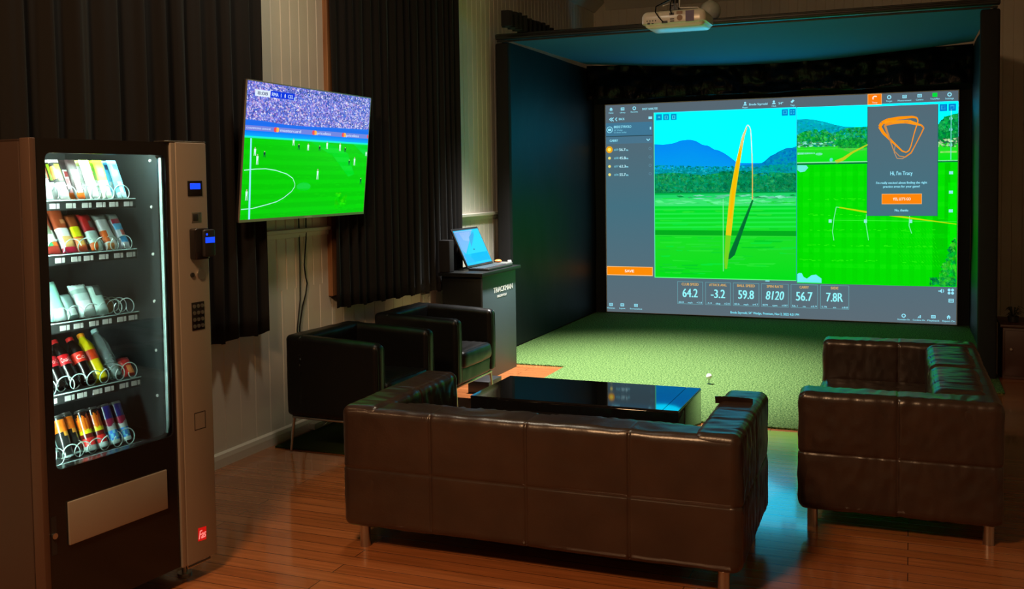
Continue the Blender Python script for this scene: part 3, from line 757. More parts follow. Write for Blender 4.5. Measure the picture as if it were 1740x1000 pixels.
P.rect(0, 285, 1600, 318, (115, 130, 225)); P.rect(0, 318, 1600, 353, (0, 120, 255), (0, 170, 255)); P.layer()
for u, tx, w_, x in ((345, 'mastercard', 250, 392), (815, 'priceless', 190, 850), (1225, 'priceless', 190, 1262)):
    P.disc(u-9, 302, 20, (240,60,90), 17); P.disc(u+14, 302, 20, (255,190,80), 17); P.disc(u+2, 302, 8, (250,120,60), 14); P.text(tx, x, 302, 21, (200,215,255), w=w_, align='l')
P.text('CHAMPIONS LEAGUE', 12, 302, 12, (200,215,255), w=270, align='l'); P.disc(1590, 300, 10, (240,60,90), 15)
P.rect(0, 353, 1600, 368, (0, 240, 240), (40, 240, 160)); P.rect(0, 366, 1600, 900, (0, 205, 0), (0, 200, 0)); P.layer()
for k in range(8): P.rect(0, 375+k*66, 1600, 405+k*66, (0, 212, 0))
P.poly([(770,368),(1000,368),(1300,440),(1420,600),(1330,620),(1100,470)], (0, 222, 40)); P.poly([(1380,368),(1600,368),(1600,470)], (0, 220, 60)); P.disc(720, 690, 90, (20, 215, 60), 30); P.speckle(1150, 740, 1330, 860, 30, 30, 16, [(30,200,0),(10,210,0)])
for _ in range(220): u = random.uniform(0, 1540); v = random.uniform(380, 890); P.rect(u, v, u+random.uniform(15, 60), v+2.5, (20, 222, 10))
P.layer()
LN = (170, 255, 225)
P.poly([(62,368),(78,368),(108,900),(88,900)], (140,240,255))
arc = [(15,577),(134,569),(250,566),(367,576),(501,601),(575,630),(606,668),(606,690),(572,722),(480,765),(400,790),(299,806),(125,829),(6,832)]
P.line(arc, 6, LN); P.layer()
def player(u, v0, v1, col, w_=11):
    h_ = v1-v0; P.disc(u, v0+h_*.1, w_*.5, (190,170,150), h_*.1); P.poly([(u-w_, v0+h_*.2), (u+w_, v0+h_*.2), (u+w_*.8, v0+h_*.6), (u-w_*.8, v0+h_*.6)], col)
    P.poly([(u-w_*.8, v0+h_*.55), (u-w_*.1, v0+h_*.55), (u-w_*.5, v1), (u-w_*.9, v1)], col); P.poly([(u+w_*.1, v0+h_*.55), (u+w_*.8, v0+h_*.55), (u+w_*1.0, v1), (u+w_*.5, v1)], col)
WH = (215, 255, 245); GR = (10, 60, 50)
for u, a, b, c in ((558,352,402,WH),(627,388,430,GR),(746,382,432,WH),(898,392,430,GR),(997,360,415,WH),(1181,365,425,WH),(1259,395,432,GR),(1410,466,532,WH),(1330,488,532,GR),(892,562,640,WH),(1526,628,680,GR),(120,425,482,WH),(150,470,540,WH),(226,448,490,GR),(1585,418,455,WH),(55,700,775,WH)): player(u, a, b, c, 12)
P.rect(84, 50, 252, 92, (225,240,255)); P.rect(256, 46, 540, 90, (0,50,225)); P.layer()
P.text('8:08', 168, 71, 22, (110,120,150), w=110); P.text('RMA', 308, 68, 24, (200,225,255), w=74); P.text('1', 376, 69, 26, (235,245,255)); P.text('0', 424, 69, 26, (235,245,255)); P.text('CEL', 490, 69, 24, (190,215,255), w=62); P.rect(534, 70, 545, 92, (200,240,255))
P.line([(1515,40),(1535,28),(1545,45),(1520,62),(1545,64)], 6, (190,200,255)); P.rect(1545, 82, 1580, 88, (190,200,255))
tag(P.build('picture', M_tv, tv, recalc=False), 'football pitch, crowd and scoreboard picture')
for k, pts in enumerate(([(5.60, 1.46), (5.602, 1.2), (5.595, .9), (5.55, .70), (5.56, .40), (5.60, .12)], [(5.68, 1.46), (5.675, 1.30), (5.645, 1.126), (5.66, 1.04), (5.675, 1.0), (5.655, .93), (5.613, .851), (5.575, .72), (5.57, .5), (5.59, .2), (5.66, .07)])):
    n_ = []
    for i in range(len(pts)-1):
        for q in range(4): s = q/4; n_.append((XL+.010+.004*k, pts[i][0]+(pts[i+1][0]-pts[i][0])*s, pts[i][1]+(pts[i+1][1]-pts[i][1])*s))
    tag(MB().tube(n_, .0045, 6).build('cable', M_vinyl if k else M_blackmetal, smooth=180), ['straight thin cable running down the wall below the television', 'wavy black cable hanging down the wall below the television'][k], 'cable')
tag(MB().bbox((0, 0, 0), (.05, .30, .042), .006, 2).build('power_strip', M_white, loc=(-3.765, 5.62, .013), smooth=40), 'white power strip on the floor behind the nearest armchair', 'power strip')
pts = [(-3.70, 5.70+.04*k+.03*sin(k*1.3), .028+.016*max(0, sin(k))) for k in range(10)]
tag(MB().tube(pts, .004, 6).build('cable', M_white, smooth=180), 'loose white cable coiled on the turf piece behind the nearest armchair', 'cable')
s_ = thing('wall_socket', 'small white wall socket low on the wall below the pleated curtain', 'wall socket', (XL, 7.44, .69))
MB().bbox((0, -.075, -.04), (.022, .075, .045), .006, 2).build('socket_body', M_white, s_, smooth=40)
for q in (-.035, .035): MB().cyl((.022, q, 0), (.026, q, 0), .022, n=20).build('socket_outlet', M_white, s_, smooth=40)

# ------------------------------------------------------------------ computer kiosk and what stands on it
k = thing('computer_kiosk', 'black and slate computer kiosk with white lettering beside the simulator bay', 'kiosk', (-3.49, 7.875, 0))
MB().bbox((-.175, -.372, 0), (.180, .372, .885), .003, 2).build('cabinet', M_laminate_dk, k, smooth=40)
MB().bbox((.1802, -.372, 0), (.198, .372, .885), .003, 2).build('front_panel', M_laminate, k, smooth=40)
MB().bbox((-.180, -.43, .885), (.222, .445, .915), .004, 2).build('countertop', M_laminate_dk, k, smooth=40)
def flat_text(name, items, fn, m, parent):
    mb = MB()
    for s, u, v, h, w_, sh in items:
        vs, fs = glyphs(s, sh); x0 = min(p[0] for p in vs); x1 = max(p[0] for p in vs); sy = h/.7; sx = w_/(x1-x0); i = len(mb.v)
        nv = len(vs)
        for k_, dx in enumerate((-.035, 0, .035)):
            i = len(mb.v); mb.v += [fn(u-w_/2+(x-x0+dx)*sx, v-h/2+y*sy, .0005*k_) for x, y in vs]
            for f in fs: mb.add([i+q for q in f])
    return mb.build(name, m, parent, recalc=False)
M_letter = mat('white_lettering', (.85, .88, .88), .4)
flat_text('lettering', [('TRACKMAN', .075, .742, .046, .43, 0), ('INDOOR GOLF', .045, .684, .020, .21, 0)], lambda u, v, z: (.1990+z, u, v), M_letter, k)
lp = thing('laptop_computer', 'open laptop-style computer with a bright blue screen on top of the kiosk', 'computer', (-3.49, 7.93, .915))
MB().bbox((0, -.27, 0), (.19, .27, .020), .005, 2).build('base', M_blackmetal, lp, smooth=40)
mb = MB()
for i in range(5):
    for j in range(14): mb.box((.02+.024*i, -.25+.0355*j, .020), (.040+.024*i, -.22+.0355*j, .0225))
kb = mb.build('keyboard', M_laminate, lp)
LM = Matrix.Translation((0, 0, .022)) @ Matrix.Rotation(R(-25), 4, 'Y')
MB().bbox((-.016, -.275, 0), (0, .275, .365), .004, 2, LM).build('lid', M_blackmetal, lp, smooth=40)
P = Pic(lambda u, v, L: tuple(LM @ Vector((.0008+L, -.262+.524*u/160, .345-.325*v/90))), .0003)
P.rect(0, 0, 160, 90, (0, 190, 245), (0, 185, 250)); P.layer(); P.poly([(8,4),(120,4),(20,60),(8,50)], (120,170,235)); P.poly([(118,0),(160,0),(160,88),(60,88),(30,60)], (0,200,255))
P.poly([(30,6),(100,6),(70,30),(40,26)], (150,185,235)); P.poly([(80,20),(122,6),(118,16),(70,46)], (60,150,210)); P.rect(4, 62, 156, 84, (0,170,240)); P.rect(2, 4, 8, 80, (120,150,200)); P.rect(6, 2, 120, 4, (150,190,230))
P.build('display', M_tv, lp, recalc=False)
MB().cyl((-.09, -.19, .011), (-.09, .19, .011), .009).cyl((-.10, 0, .0), (-.075, 0, .17), .014).build('stand', M_blackmetal, lp, smooth=40)
tag(MB().bbox((0, 0, 0), (.10, .085, .27), .006, 2).build('computer_box', M_black, loc=(-3.665, 7.452, .9155), smooth=40), 'upright black computer box at the left end of the kiosk top', 'computer box')
b_ = thing('ball_tray', 'small grey tray with rounded lid on the right of the kiosk top', 'tray', (-3.40, 8.235, .9155))
MB().bbox((-.07, -.075, 0), (.06, .065, .028), .006, 2).build('tray_body', mat('grey_plastic', (.12, .13, .12), .45), b_, smooth=40)
mb = MB(); r = .0215; mb.lathe([(r*1.5*sin(pi*q/12)+1e-5, r*.65*(1-cos(pi*q/12))) for q in range(13)], n=24)
tag(mb.build('orange_button', mat('orange_plastic', (.9, .22, .05), .4), loc=(-3.44, 8.20, .9435), smooth=180), 'orange domed button on the grey tray', 'button')
tag(MB().lathe([(.014, 0), (.017, .004), (.018, .034), (.016, .038), (.010, .039)], n=20).build('small_cup', M_white, loc=(-3.385, 8.275+.06, .9155-.0), smooth=50), 'tiny white cup at the far right edge of the kiosk top', 'cup')
tag(MB().bbox((-.09, -.13, 0), (.09, .13, .10), .004, 2).build('floor_box', M_blackmetal, loc=(-3.15, 7.20, .0), smooth=40), 'small black box on the wooden floor against the kiosk behind the armchair', 'box')

# ------------------------------------------------------------------ projector on its ceiling mount, pendant globe
pj = thing('ceiling_projector', 'cream projector hanging from the ceiling in front of the simulator frame', 'projector', (-1.705, 7.6, 2.845), 0)
mb = MB()
mb.bbox((-.25, 0, 0), (.25, .37, .125), .045, 6)
mb.v = [(x*(1-.05*(z < .03)), y+(.03 if z < .03 and y < .1 else 0), z+.010*(1-(x/.25)**2)*(z > .1)) for x, y, z in mb.v]
mb.build('projector_body', M_projector, pj, smooth=45)
for q in range(4): MB().cyl((-.20+.022*q, -.0015, .052), (-.20+.022*q, .004, .052), .005, n=10).build('socket', M_darkport, pj, smooth=40)
for x0, z0, x1, z1 in ((-.198, .026, -.178, .040), (-.166, .028, -.150, .036), (-.025, .085, .010, .104), (-.020, .052, .012, .060), (-.020, .036, .012, .044), (-.085, .028, -.04, .046)): MB().box((x0, -.0015, z0), (x1, .004, z1)).build('socket', M_darkport, pj)
MB().cyl((.055, -.002, .062), (.055, .004, .062), .022, n=24).box((.03, -.002, .09), (.075, .004, .112)).build('badge', mat('tan_plastic', (.30, .17, .09), .5), pj, smooth=40)
mb = MB(); mb.box((.100, -.0015, .030), (.165, .004, .112)); mb.build('filter_window', mat('violet_glass', (.14, .11, .22), .15), pj)
MB().cyl((.12, .36, .06), (.12, .385, .06), .045, .05, 28).build('lens', M_gloss, pj, smooth=40)
mb = MB(); mb.cyl((-.02, .19, .13), (-.02, .19, 1.125), .022, n=20).bbox((-.10, .09, .126), (.06, .27, .140), .004, 2).box((-.05, .15, .13), (.01, .23, .20)); mb.cyl((-.02, .19, 1.10), (-.02, .19, 1.125), .07, n=24)
mb.build('ceiling_mount', M_blackmetal, pj, smooth=40)
for pts, mm in (([(-.075, -.004, .038), (-.10, -.03, .07), (-.125, -.04, .11), (-.13, .0, .16), (-.10, .10, .20), (-.05, .17, .24), (-.03, .17, .5)], M_vinyl), ([(-.008, -.004, .095), (-.012, -.03, .12), (-.02, .02, .18), (-.03, .15, .24), (-.035, .165, .5)], M_vinyl), ([(.22, .10, .11), (.18, .06, .14), (.05, .05, .145), (.03, .10, .16), (.02, .17, .25), (.018, .175, .6)], M_white), ([(-.09, .06, .17), (-.05, .1, .19), (-.03, .15, .185)], M_white)):
    q = []
    for i in range(len(pts)-1):
        for s in range(4): q.append(tuple(pts[i][z]+(pts[i+1][z]-pts[i][z])*s/4 for z in range(3)))
    q.append(pts[-1]); MB().tube(q, .0048, 7).build('cable', mm, pj, smooth=180)
g = thing('pendant_lamp', 'unlit round opal glass pendant behind the projector', 'lamp', (-1.77, 9.5, 3.255))
mb = MB(); r = .098; mb.lathe([(r*sin(pi*q/18)+1e-5, -r*cos(pi*q/18)) for q in range(19)], n=32); mb.build('globe', M_globe, g, smooth=180)
MB().cyl((0, 0, r-.004), (0, 0, r+.05), .022, n=16).build('cap', M_white, g, smooth=40); MB().cyl((0, 0, r+.05), (0, 0, ZC-3.255), .004, n=8).build('cord', M_white, g)

# ------------------------------------------------------------------ right edge: low cabinet with a plant
c_ = thing('low_cabinet', 'low red-brown cabinet on the floor to the right of the simulator frame', 'cabinet', (1.37, 9.22, 0))
MB().bbox((-.66, -.25, .0), (.66, .25, .425), .004, 2).build('cabinet_body', M_cabinet, c_, smooth=40); MB().bbox((-.68, -.27, .425), (.68, .26, .447), .004, 2).build('cabinet_top', M_cabinet, c_, smooth=40)
for q in (-.33, .33):
    d_ = MB().bbox((q-.315, -.266, .03), (q+.315, -.2505, .40), .003, 2).build('door', M_cabinet, c_, smooth=40); MB().cyl((q-.27, -.286, .25), (q-.27, -.266, .25), .010, n=12).build('knob', M_chrome, d_, smooth=40)
pl = thing('potted_plant', 'small dark potted plant on the low cabinet beside the simulator post', 'plant', (.80, 9.14, .447))
MB().lathe([(.030, 0), (.038, .004), (.045, .05), (.042, .052), (.038, .045)], n=20).build('pot', M_blackmetal, pl, smooth=40)
mb = MB(); random.seed(5)
for _ in range(26):
    a = random.uniform(0, 2*pi); L_ = random.uniform(.05, .12); tl = random.uniform(.02, .09); w_ = .008
    p0 = Vector((0, 0, .045)); p1 = Vector((cos(a)*L_*.5, sin(a)*L_*.5, .05+tl)); p2 = Vector((cos(a)*L_, sin(a)*L_, .04+tl*.8)); s = Vector((-sin(a), cos(a), 0))*w_
    mb.face([p0, p1-s, p2, p1+s]); mb.face([p0-Vector((0, 0, .001)), p1+s-Vector((0, 0, .001)), p2-Vector((0, 0, .001)), p1-s-Vector((0, 0, .001))])
mb.build('foliage', M_foliage, pl, recalc=False)

# ------------------------------------------------------------------ vending machine
VX, VY, VA = -2.876, 2.603, R(-6.65)
vm = thing('vending_machine', 'tall black vending machine with lit glass front full of snacks and drinks', 'vending machine', (VX, VY, 0), VA)
VD = .66; G0, G1, GZ0, GZ1 = .064, .612, .645, 1.795
mb = MB()
mb.box((-VD, 0, .09), (-.055, .022, 1.844)).box((-VD, .80, .09), (-.055, .822, 1.844)).box((-VD, 0, .09), (-VD+.02, .822, 1.844)).box((-VD, 0, 1.832), (-.055, .822, 1.844)).box((-VD, 0, .09), (-.055, .822, .12))
mb.build('cabinet_shell', M_vside, vm, bevel=.003)
mb = MB(); mb.box((-VD+.021, .0225, .60), (-.052, .030, 1.83)).box((-VD+.021, .0225, 1.822), (-.052, .63, 1.83)).box((-VD+.021, .0225, .60), (-VD+.03, .63, 1.83)).box((-VD+.021, .625, .12), (-.045, .635, 1.83)).box((-VD+.021, .0225, .595), (-.045, .63, .605))
mb.build('inner_liner', M_vinner, vm)
# door: black frame with a rounded window
def rrect(y0, z0, y1, z1, r, n=6):
    out = []
    for cy, cz, a0 in ((y1-r, z1-r, 0), (y0+r, z1-r, 90), (y0+r, z0+r, 180), (y1-r, z0+r, 270)):
        for k_ in range(n+1): a = R(a0+90*k_/n); out.append((cy+r*cos(a), cz+r*sin(a)))
    return out
mb = MB(); inner = rrect(G0, GZ0, G1, GZ1, .022); DY0, DY1, DZ0, DZ1 = .026, .655, .09, 1.847
outer = []
for (y, z) in inner:
    cy, cz = (G0+G1)/2, (GZ0+GZ1)/2; outer.append((y, z))
def border(p):
    y, z = p; cy, cz = (G0+G1)/2, (GZ0+GZ1)/2
    return (DY1 if y > cy else DY0, DZ1 if z > cz else DZ0)
n_ = len(inner)
for xx in (0, -.05):
    i0 = len(mb.v)
    for (y, z) in inner: mb.v.append((xx, y, z))
    for k_ in range(4): mb.v.append((xx, (DY1, DY0, DY0, DY1)[k_], (DZ1, DZ1, DZ0, DZ0)[k_]))
    for q in range(4):
        for k_ in range(6): mb.add([i0+q*7+k_, i0+q*7+k_+1, i0+n_+q])
        a = i0+q*7+6; b2 = i0+((q+1) % 4)*7; mb.add([a, b2, i0+n_+(q+1) % 4, i0+n_+q])
K = n_+4
for k_ in range(n_): mb.add([k_, (k_+1) % n_, K+(k_+1) % n_, K+k_])
for q in range(4): a, b2 = n_+q, n_+(q+1) % 4; mb.add([a, b2, K+b2, K+a])
door = mb.build('door_frame', M_vblack, vm, smooth=30)
gb = MB(); a = rrect(G0-.004, GZ0-.004, G1+.004, GZ1+.004, .02)
gb.prism([(y, z) for y, z in a], -.012, -.008, 0); gb.build('glass_pane', M_glass, door)
MB().bbox((-.05, .0, .09), (.004, .026, 1.847), .003, 2).build('door_edge', mat('bronze_edge', (.11, .065, .045), .45, .3), vm, smooth=40)
MB().bbox((-.05, .600, 1.849), (.010, .822, 1.854), .001, 2).build('top_plate', M_chrome, vm)
mb = MB(); mb.bbox((-.05, .655, .085), (.012, .822, 1.848), .004, 2); mb.bbox((-.05, .630, .085), (.010, .657, 1.846), .003, 2); cp = mb.build('control_panel', M_steel, vm, smooth=40)
X = .0121
def on_panel(nm, y0, z0, y1, z1, d, m_, par=cp, r=.002): return MB().bbox((X, y0, z0), (X+d, y1, z1), r, 2).build(nm, m_, par, smooth=40)
on_panel('display_window', .713, 1.626, .793, 1.690, .003, M_vblack); on_panel('blue_readout', .725, 1.655, .782, 1.680, .0045, M_blue)
on_panel('coin_slot', .730, 1.516, .784, 1.558, .002, M_chrome); on_panel('slot_opening', .736, 1.522, .766, 1.552, .003, M_darkport)
cr_ = on_panel('card_reader', .713, 1.362, .790, 1.492, .040, M_vblack, r=.008)
MB().bbox((X+.030, .748, 1.372), (X+.052, .812, 1.486), .008, 2).build('reader_head', M_blackmetal, cp, smooth=40)
mb = MB(); mb.box((X+.0522, .754, 1.430), (X+.0532, .806, 1.454)); mb.cyl((X+.052, .763, 1.466), (X+.0535, .763, 1.466), .005, n=10); mb.build('reader_display', M_blue, cp)
MB().cyl((X, .772, 1.298), (X+.006, .772, 1.298), .021, n=28).build('return_button', M_chrome, cp, smooth=40); MB().cyl((X, .724, 1.298), (X+.006, .724, 1.298), .010, n=20).build('lock', M_darkport, cp, smooth=40)
on_panel('keypad', .716, 1.064, .786, 1.182, .002, M_vblack)
for r_ in range(4):
    for q in range(3): MB().cyl((X+.002, .729+.022*q, 1.081+.028*r_), (X+.005, .729+.022*q, 1.081+.028*r_), .0082, n=14).build('keypad_button', M_chrome, cp, smooth=40)
mb = MB()
for lo, hi in (((X-.0005, .714, .643), (X+.0006, .776, .646)), ((X-.0005, .714, .714), (X+.0006, .776, .717)), ((X-.0005, .714, .643), (X+.0006, .717, .717)), ((X-.0005, .773, .643), (X+.0006, .776, .717))): mb.box(lo, hi)
mb.build('coin_return_outline', M_darkport, cp)
mb = MB(); mb.m = 0; mb.face([(X+.001, .714, .170), (X+.001, .760, .166), (X+.001, .762, .222), (X+.001, .716, .226)]); mb.build('red_badge', emis('emissive_red_badge', lin((215, 20, 15)), .8), cp, recalc=False)  # red sticker, its brightness put in as emission
flat_text('badge_lettering', [('Fas', .738, .196, .036, .040, .35)], lambda u, v, z: (X+.0016+z, u, v), emis('emissive_badge_letters', lin((255, 130, 120)), 1), cp)  # sticker letters, brightness also put in as emission
flap = MB().bbox((.0005, .102, .357), (.010, .563, .518), .003, 2).build('delivery_flap', M_steel, vm, smooth=40)
MB().cyl((0, .045, .41), (.008, .045, .41), .011, n=18).build('door_lock', M_chrome, vm, smooth=40); MB().box((.0002, .034, .34), (.0012, .056, .48)).build('lock_plate', M_blackmetal, vm)
for y in (.06, .74):
    for x in (-.10, -.58): MB().cyl((x, y, 0), (x, y, .09), .012, n=14).cyl((x, y, 0), (x, y, .010), .030, n=18).build('foot', M_chrome, vm, smooth=40)
MB().tube([(-.02, .68, .085), (-.02, .68, .062), (-.02, .81, .062), (-.02, .81, .085)], .006, 8).build('kick_bar', M_chrome, vm, smooth=40)
for z in (1.775, 1.585, 1.39, 1.195, .99, .80): MB().cyl((-.10, .6205, z), (-.10, .625, z), .006, n=10).build('rivet', M_white, vm)
# lamps inside the cabinet: a tube across the top front and one down the right front edge
MB().cyl((-.072, .07, 1.809), (-.072, .60, 1.809), .005, n=10).build('top_light_tube', M_tube, vm, smooth=180)
MB().cyl((-.060, .041, .67), (-.060, .041, 1.77), .0035, n=10).build('side_light_tube', M_tube2, vm, smooth=180)
MB().bbox((-.030, .601, .655), (-.014, .611, 1.785), .003, 2).build('glass_edge_strip', M_coil, vm, smooth=40)

SHZ = [1.618, 1.415, 1.160, .893, .628]; SW0, SW1, SXF = .034, .535, -.095
COLS = [[.100, .165, .235, .305, .370, .430, .500], [.110, .180, .250, .305, .375, .445, .505], [.110, .190, .250, .320, .380, .450, .505], [.125, .200, .255, .325, .380, .450, .508], [.150, .215, .264, .320, .373, .430, .485]]
ncol = [7]*5
def colpos(r_, q): return COLS[r_][q]
for r_, z in enumerate(SHZ):
    mb = MB(); mb.box((-.56, SW0, z-.006), (SXF, SW1, z)); mb.box((SXF-.003, SW0, z-.034), (SXF+.003, SW1, z+.003))
    shelf = mb.build('shelf', M_vinner, vm)
    for q in range(ncol[r_]):
        y = colpos(r_, q)
        for y0, y1 in ((y-.022, y+.004), (y+.008, y+.020)): MB().box((SXF+.0031, y0, z-.027), (SXF+.004, y1, z-.008)).build('price_tag', M_white, shelf)
    MB().cyl((SXF+.003, SW0, z+.003), (SXF+.003, SW1, z+.003), .0022, n=8).build('shelf_rail', M_coil, shelf, smooth=180)
    for q in range(ncol[r_]):
        y = colpos(r_, q); rr = .028 if r_ < 3 else .030; pts = []
        for k_ in range(96): a = 2*pi*k_/20+.8*q; pts.append((SXF-.002-.045*k_/20, y+rr*sin(a), z+rr+.003-rr*cos(a)))
        MB().tube(pts, .0021, 6).build('coil', M_coil, vm, smooth=180)
VMT = Matrix.Translation((VX, VY, 0)) @ Matrix.Rotation(VA, 4, 'Z')
def put(o, x, y, z, lean=0, twist=0, roll=0):
    p = VMT @ Vector((x, y, z)); o.location = p; o.rotation_euler = (roll, -lean, VA+twist); return o
def sachet(w, h, t, cf, seed=0, nu=10, nv=22):
    """filled wrapper with crimped ends; cf(u, v) gives the print colour, u,v in 0..1"""
    mb = MB()
    for side in (1, -1):
        i0 = len(mb.v)
        for j in range(nv+1):
            v = j/nv; e_ = max(0, min(1, min(v, 1-v)/.12)); bul = e_**.5
            for i in range(nu+1):
                u = i/nu; th = t/2*bul*(max(0, 1-(2*u-1)**4))**.6
                x = side*(th+.0006)+.0015*noise.noise(Vector((u*5+seed, v*9, side)))*bul
                ww = w*(1-.06*bul); mb.v.append((x, (u-.5)*ww, v*h+(.0015*((i % 2)*2-1) if v in (0, 1) else 0)))
        for j in range(nv):
            for i in range(nu):
                a = i0+j*(nu+1)+i; q = [a, a+1, a+nu+2, a+nu+1]
                c = lin(cf((i+.5)/nu, (j+.5)/nv)); mb.add(q if side > 0 else q[::-1], c)
    return mb
def stripes(base, *bands):
    """bands: (v0, v1, u0, u1, colour)"""
    def f(u, v):
        c = base
        for v0, v1, u0, u1, k_ in bands:
            if v0 <= v <= v1 and u0 <= u <= u1: c = k_
        return c
    return f
W_, K_, Rd, Yl, Or = (235,235,230), (18,16,16), (205,25,35), (235,225,30), (240,110,30)
SV = (215, 222, 220)
def text_on(o, s, w, h, z, y=0, x=.012, col=(240,240,240), rot=90):
    vs, fs = glyphs(s); x0 = min(p[0] for p in vs); x1 = max(p[0] for p in vs); y0 = .35
    mb = MB(); 
    for (a, b2) in vs:
        u = ((a-x0)/(x1-x0)-.5)*w; v = (b2/.7-.5)*h
        mb.v.append((x, y+(v if rot else u), z+(-u if rot else v)))
    for f in fs: mb.add(f, lin(col))
    return mb.build('print', M_pack, o, recalc=False)
def bar(name, label, cat, r_, q, w, h, t, cf, grp, lean=18, dx=0, dy=0, depth=2, text=None):
    """front packet and the packets behind it in the same coil"""
    for d in range(depth):
        o = sachet(w, h, t, cf, seed=q+r_*7+d).build(name, M_pack, smooth=60)
        put(o, SXF-.030-.048*d+dx, cpos(r_, q)+dy, SHZ[r_]+.006, R(lean), R(random.uniform(-4, 4)))
        tag(o, label if d == 0 else 'rear '+label, cat, grp)
        if text and d == 0: text_on(o, *text[:1], *text[1:])
random.seed(21)
g1 = 'wrapped bars on the top shelf of the vending machine'
rows1 = [
 (1, 0, stripes(W_, (.5,1,0,1,(40,38,36)), (.6,.7,.2,.8,(120,120,60))), 'silver-white bar at the far left of the top shelf', None),
 (2, 0, stripes(W_, (.42,.92,0,1,K_), (.45,.88,.3,.8,(190,225,20)), (.5,.8,.0,.2,Or)), 'bar with lime yellow stripes over black, near the left of the top shelf', None),
 (3, 0, stripes((50,35,35), (.12,.5,.25,.8,(230,170,180)), (.5,.72,.2,.85,W_), (.53,.68,.3,.75,Rd), (0,.12,.1,.9,Or)), 'dark bar with a red and white oval print on the top shelf', None),
 (3.5, -.05, stripes((22,18,20), (0,.2,0,1,(60,60,60))), 'black bar with red zigzag print, set back on the top shelf', ('W', .045, .030, .115, 0, .0135, (215,90,100))),
 (4, 0, stripes(W_, (.5,.8,0,1,(240,235,235)), (.82,1,.2,.8,(200,200,120))), 'white bar with red zigzag lettering on the top shelf', ('W', .045, .034, .108, 0, .0135, (205,25,50))),
 (5, 0, stripes((240,250,225), (.45,1,0,1,(160,210,30)), (.6,.75,.3,.7,(110,200,40)), (.9,1,0,1,(190,210,60))), 'lime green and white bar on the top shelf', None),
 (6, 0, stripes((90,200,240), (0,.15,0,1,(200,245,250)), (.15,.4,.3,.7,(225,235,245)), (.75,.85,.3,.7,(20,60,120)), (.93,1,0,1,(150,205,240))), 'light blue bar at the far right of the top shelf', None)]
def cpos(r_, q): i = int(q); f = q-i; return COLS[r_][i] if not f else COLS[r_][i]*(1-f)+COLS[r_][i+1]*f
for q, dx, cf, lb, tx in rows1: bar('snack_bar', lb, 'snack bar', 0, q, .046, .165, .020, cf, g1, lean=23, text=tx, dx=dx, depth=1 if dx else 2)
g2 = 'snack bags on the second shelf of the vending machine'
rows2 = [
 ('crisp_bag', stripes((235,235,230), (.5,1,0,1,(150,60,35)), (.42,.62,.2,.7,(120,135,105)), (0,.14,0,1,(165,50,40)), (.14,.24,0,.5,(60,180,110)), (.14,.24,.5,1,Or)), 'white and brown bag at the far left of the second shelf', .066, .190),
 ('crisp_bag', stripes((240,238,235), (.5,1,0,1,(165,70,35)), (.6,.7,.5,.9,(225,150,100)), (.1,.3,.2,.9,(235,190,110)), (0,.1,0,1,(215,30,70))), 'brown-topped white bag with pink hem on the second shelf', .064, .205),
 ('sweet_bag', stripes((240,120,50), (.35,.62,0,1,(235,235,20)), (.62,1,0,1,(150,70,30)), (.12,.3,.2,.8,(245,190,90)), (0,.1,0,1,(230,90,60))), 'yellow and orange bag on the second shelf', .052, .165),
 ('crisp_bag', stripes((215,245,235), (.5,1,0,1,(185,30,30)), (0,.18,0,.5,Or), (.6,.75,.5,1,(120,110,100))), 'red-topped pale bag on the second shelf', .060, .165),
 ('crisp_bag', stripes((240,245,240), (.2,.5,0,.4,Or), (.8,1,0,1,(150,155,145)), (0,.15,.1,.6,(245,160,80))), 'white bag with orange flame print on the second shelf', .064, .160),
 ('sweet_bag', stripes((240,245,250), (.70,.82,.1,.9,(165,20,50)), (.5,.68,.1,.9,(90,190,235)), (.12,.3,.2,.9,(60,170,230)), (.34,.48,.5,.9,(240,110,90)), (.82,1,0,1,(150,160,150))), 'white, blue and red bag at the far right of the second shelf', .052, .160)]
for q, (nm, cf, lb, w_, h_) in enumerate(rows2): bar(nm, lb, 'snack bag', 1, q+1, w_, h_, .030, cf, g2, lean=32)
g3 = 'pale packets on the middle shelf of the vending machine'
rows3 = [(stripes((150,215,195), (0,.25,.2,.9,(225,245,240))), 'pale green translucent packet at the far left of the middle shelf', .080, .165),
 (stripes((120,150,145), (.1,.35,.2,.8,(230,250,245))), 'grey-green packet on the middle shelf, second from the left', .055, .105),
 (stripes((200,225,218), (.2,.45,.1,.9,(245,250,250)), (.7,.8,0,1,(150,180,170))), 'crinkled silver white packet on the middle shelf', .080, .140),
 (stripes((200,235,225), (.6,1,.4,1,(90,100,95))), 'silver packet with dark corner on the middle shelf', .075, .130)]
for q, (cf, lb, w_, h_) in enumerate(rows3): bar('clear_packet', lb, 'packet', 2, q+1, w_, h_, .040, cf, g3, lean=30, depth=1)
o = MB().bbox((-.02, -.03, 0), (.02, .03, .05), .003, 2).build('snack_box', mat('tan_card', (.45, .27, .12), .5), smooth=40); put(o, SXF-.10, colpos(2, 5), SHZ[2]+.001, 0); tag(o, 'small tan carton at the right of the middle shelf', 'carton', g3)
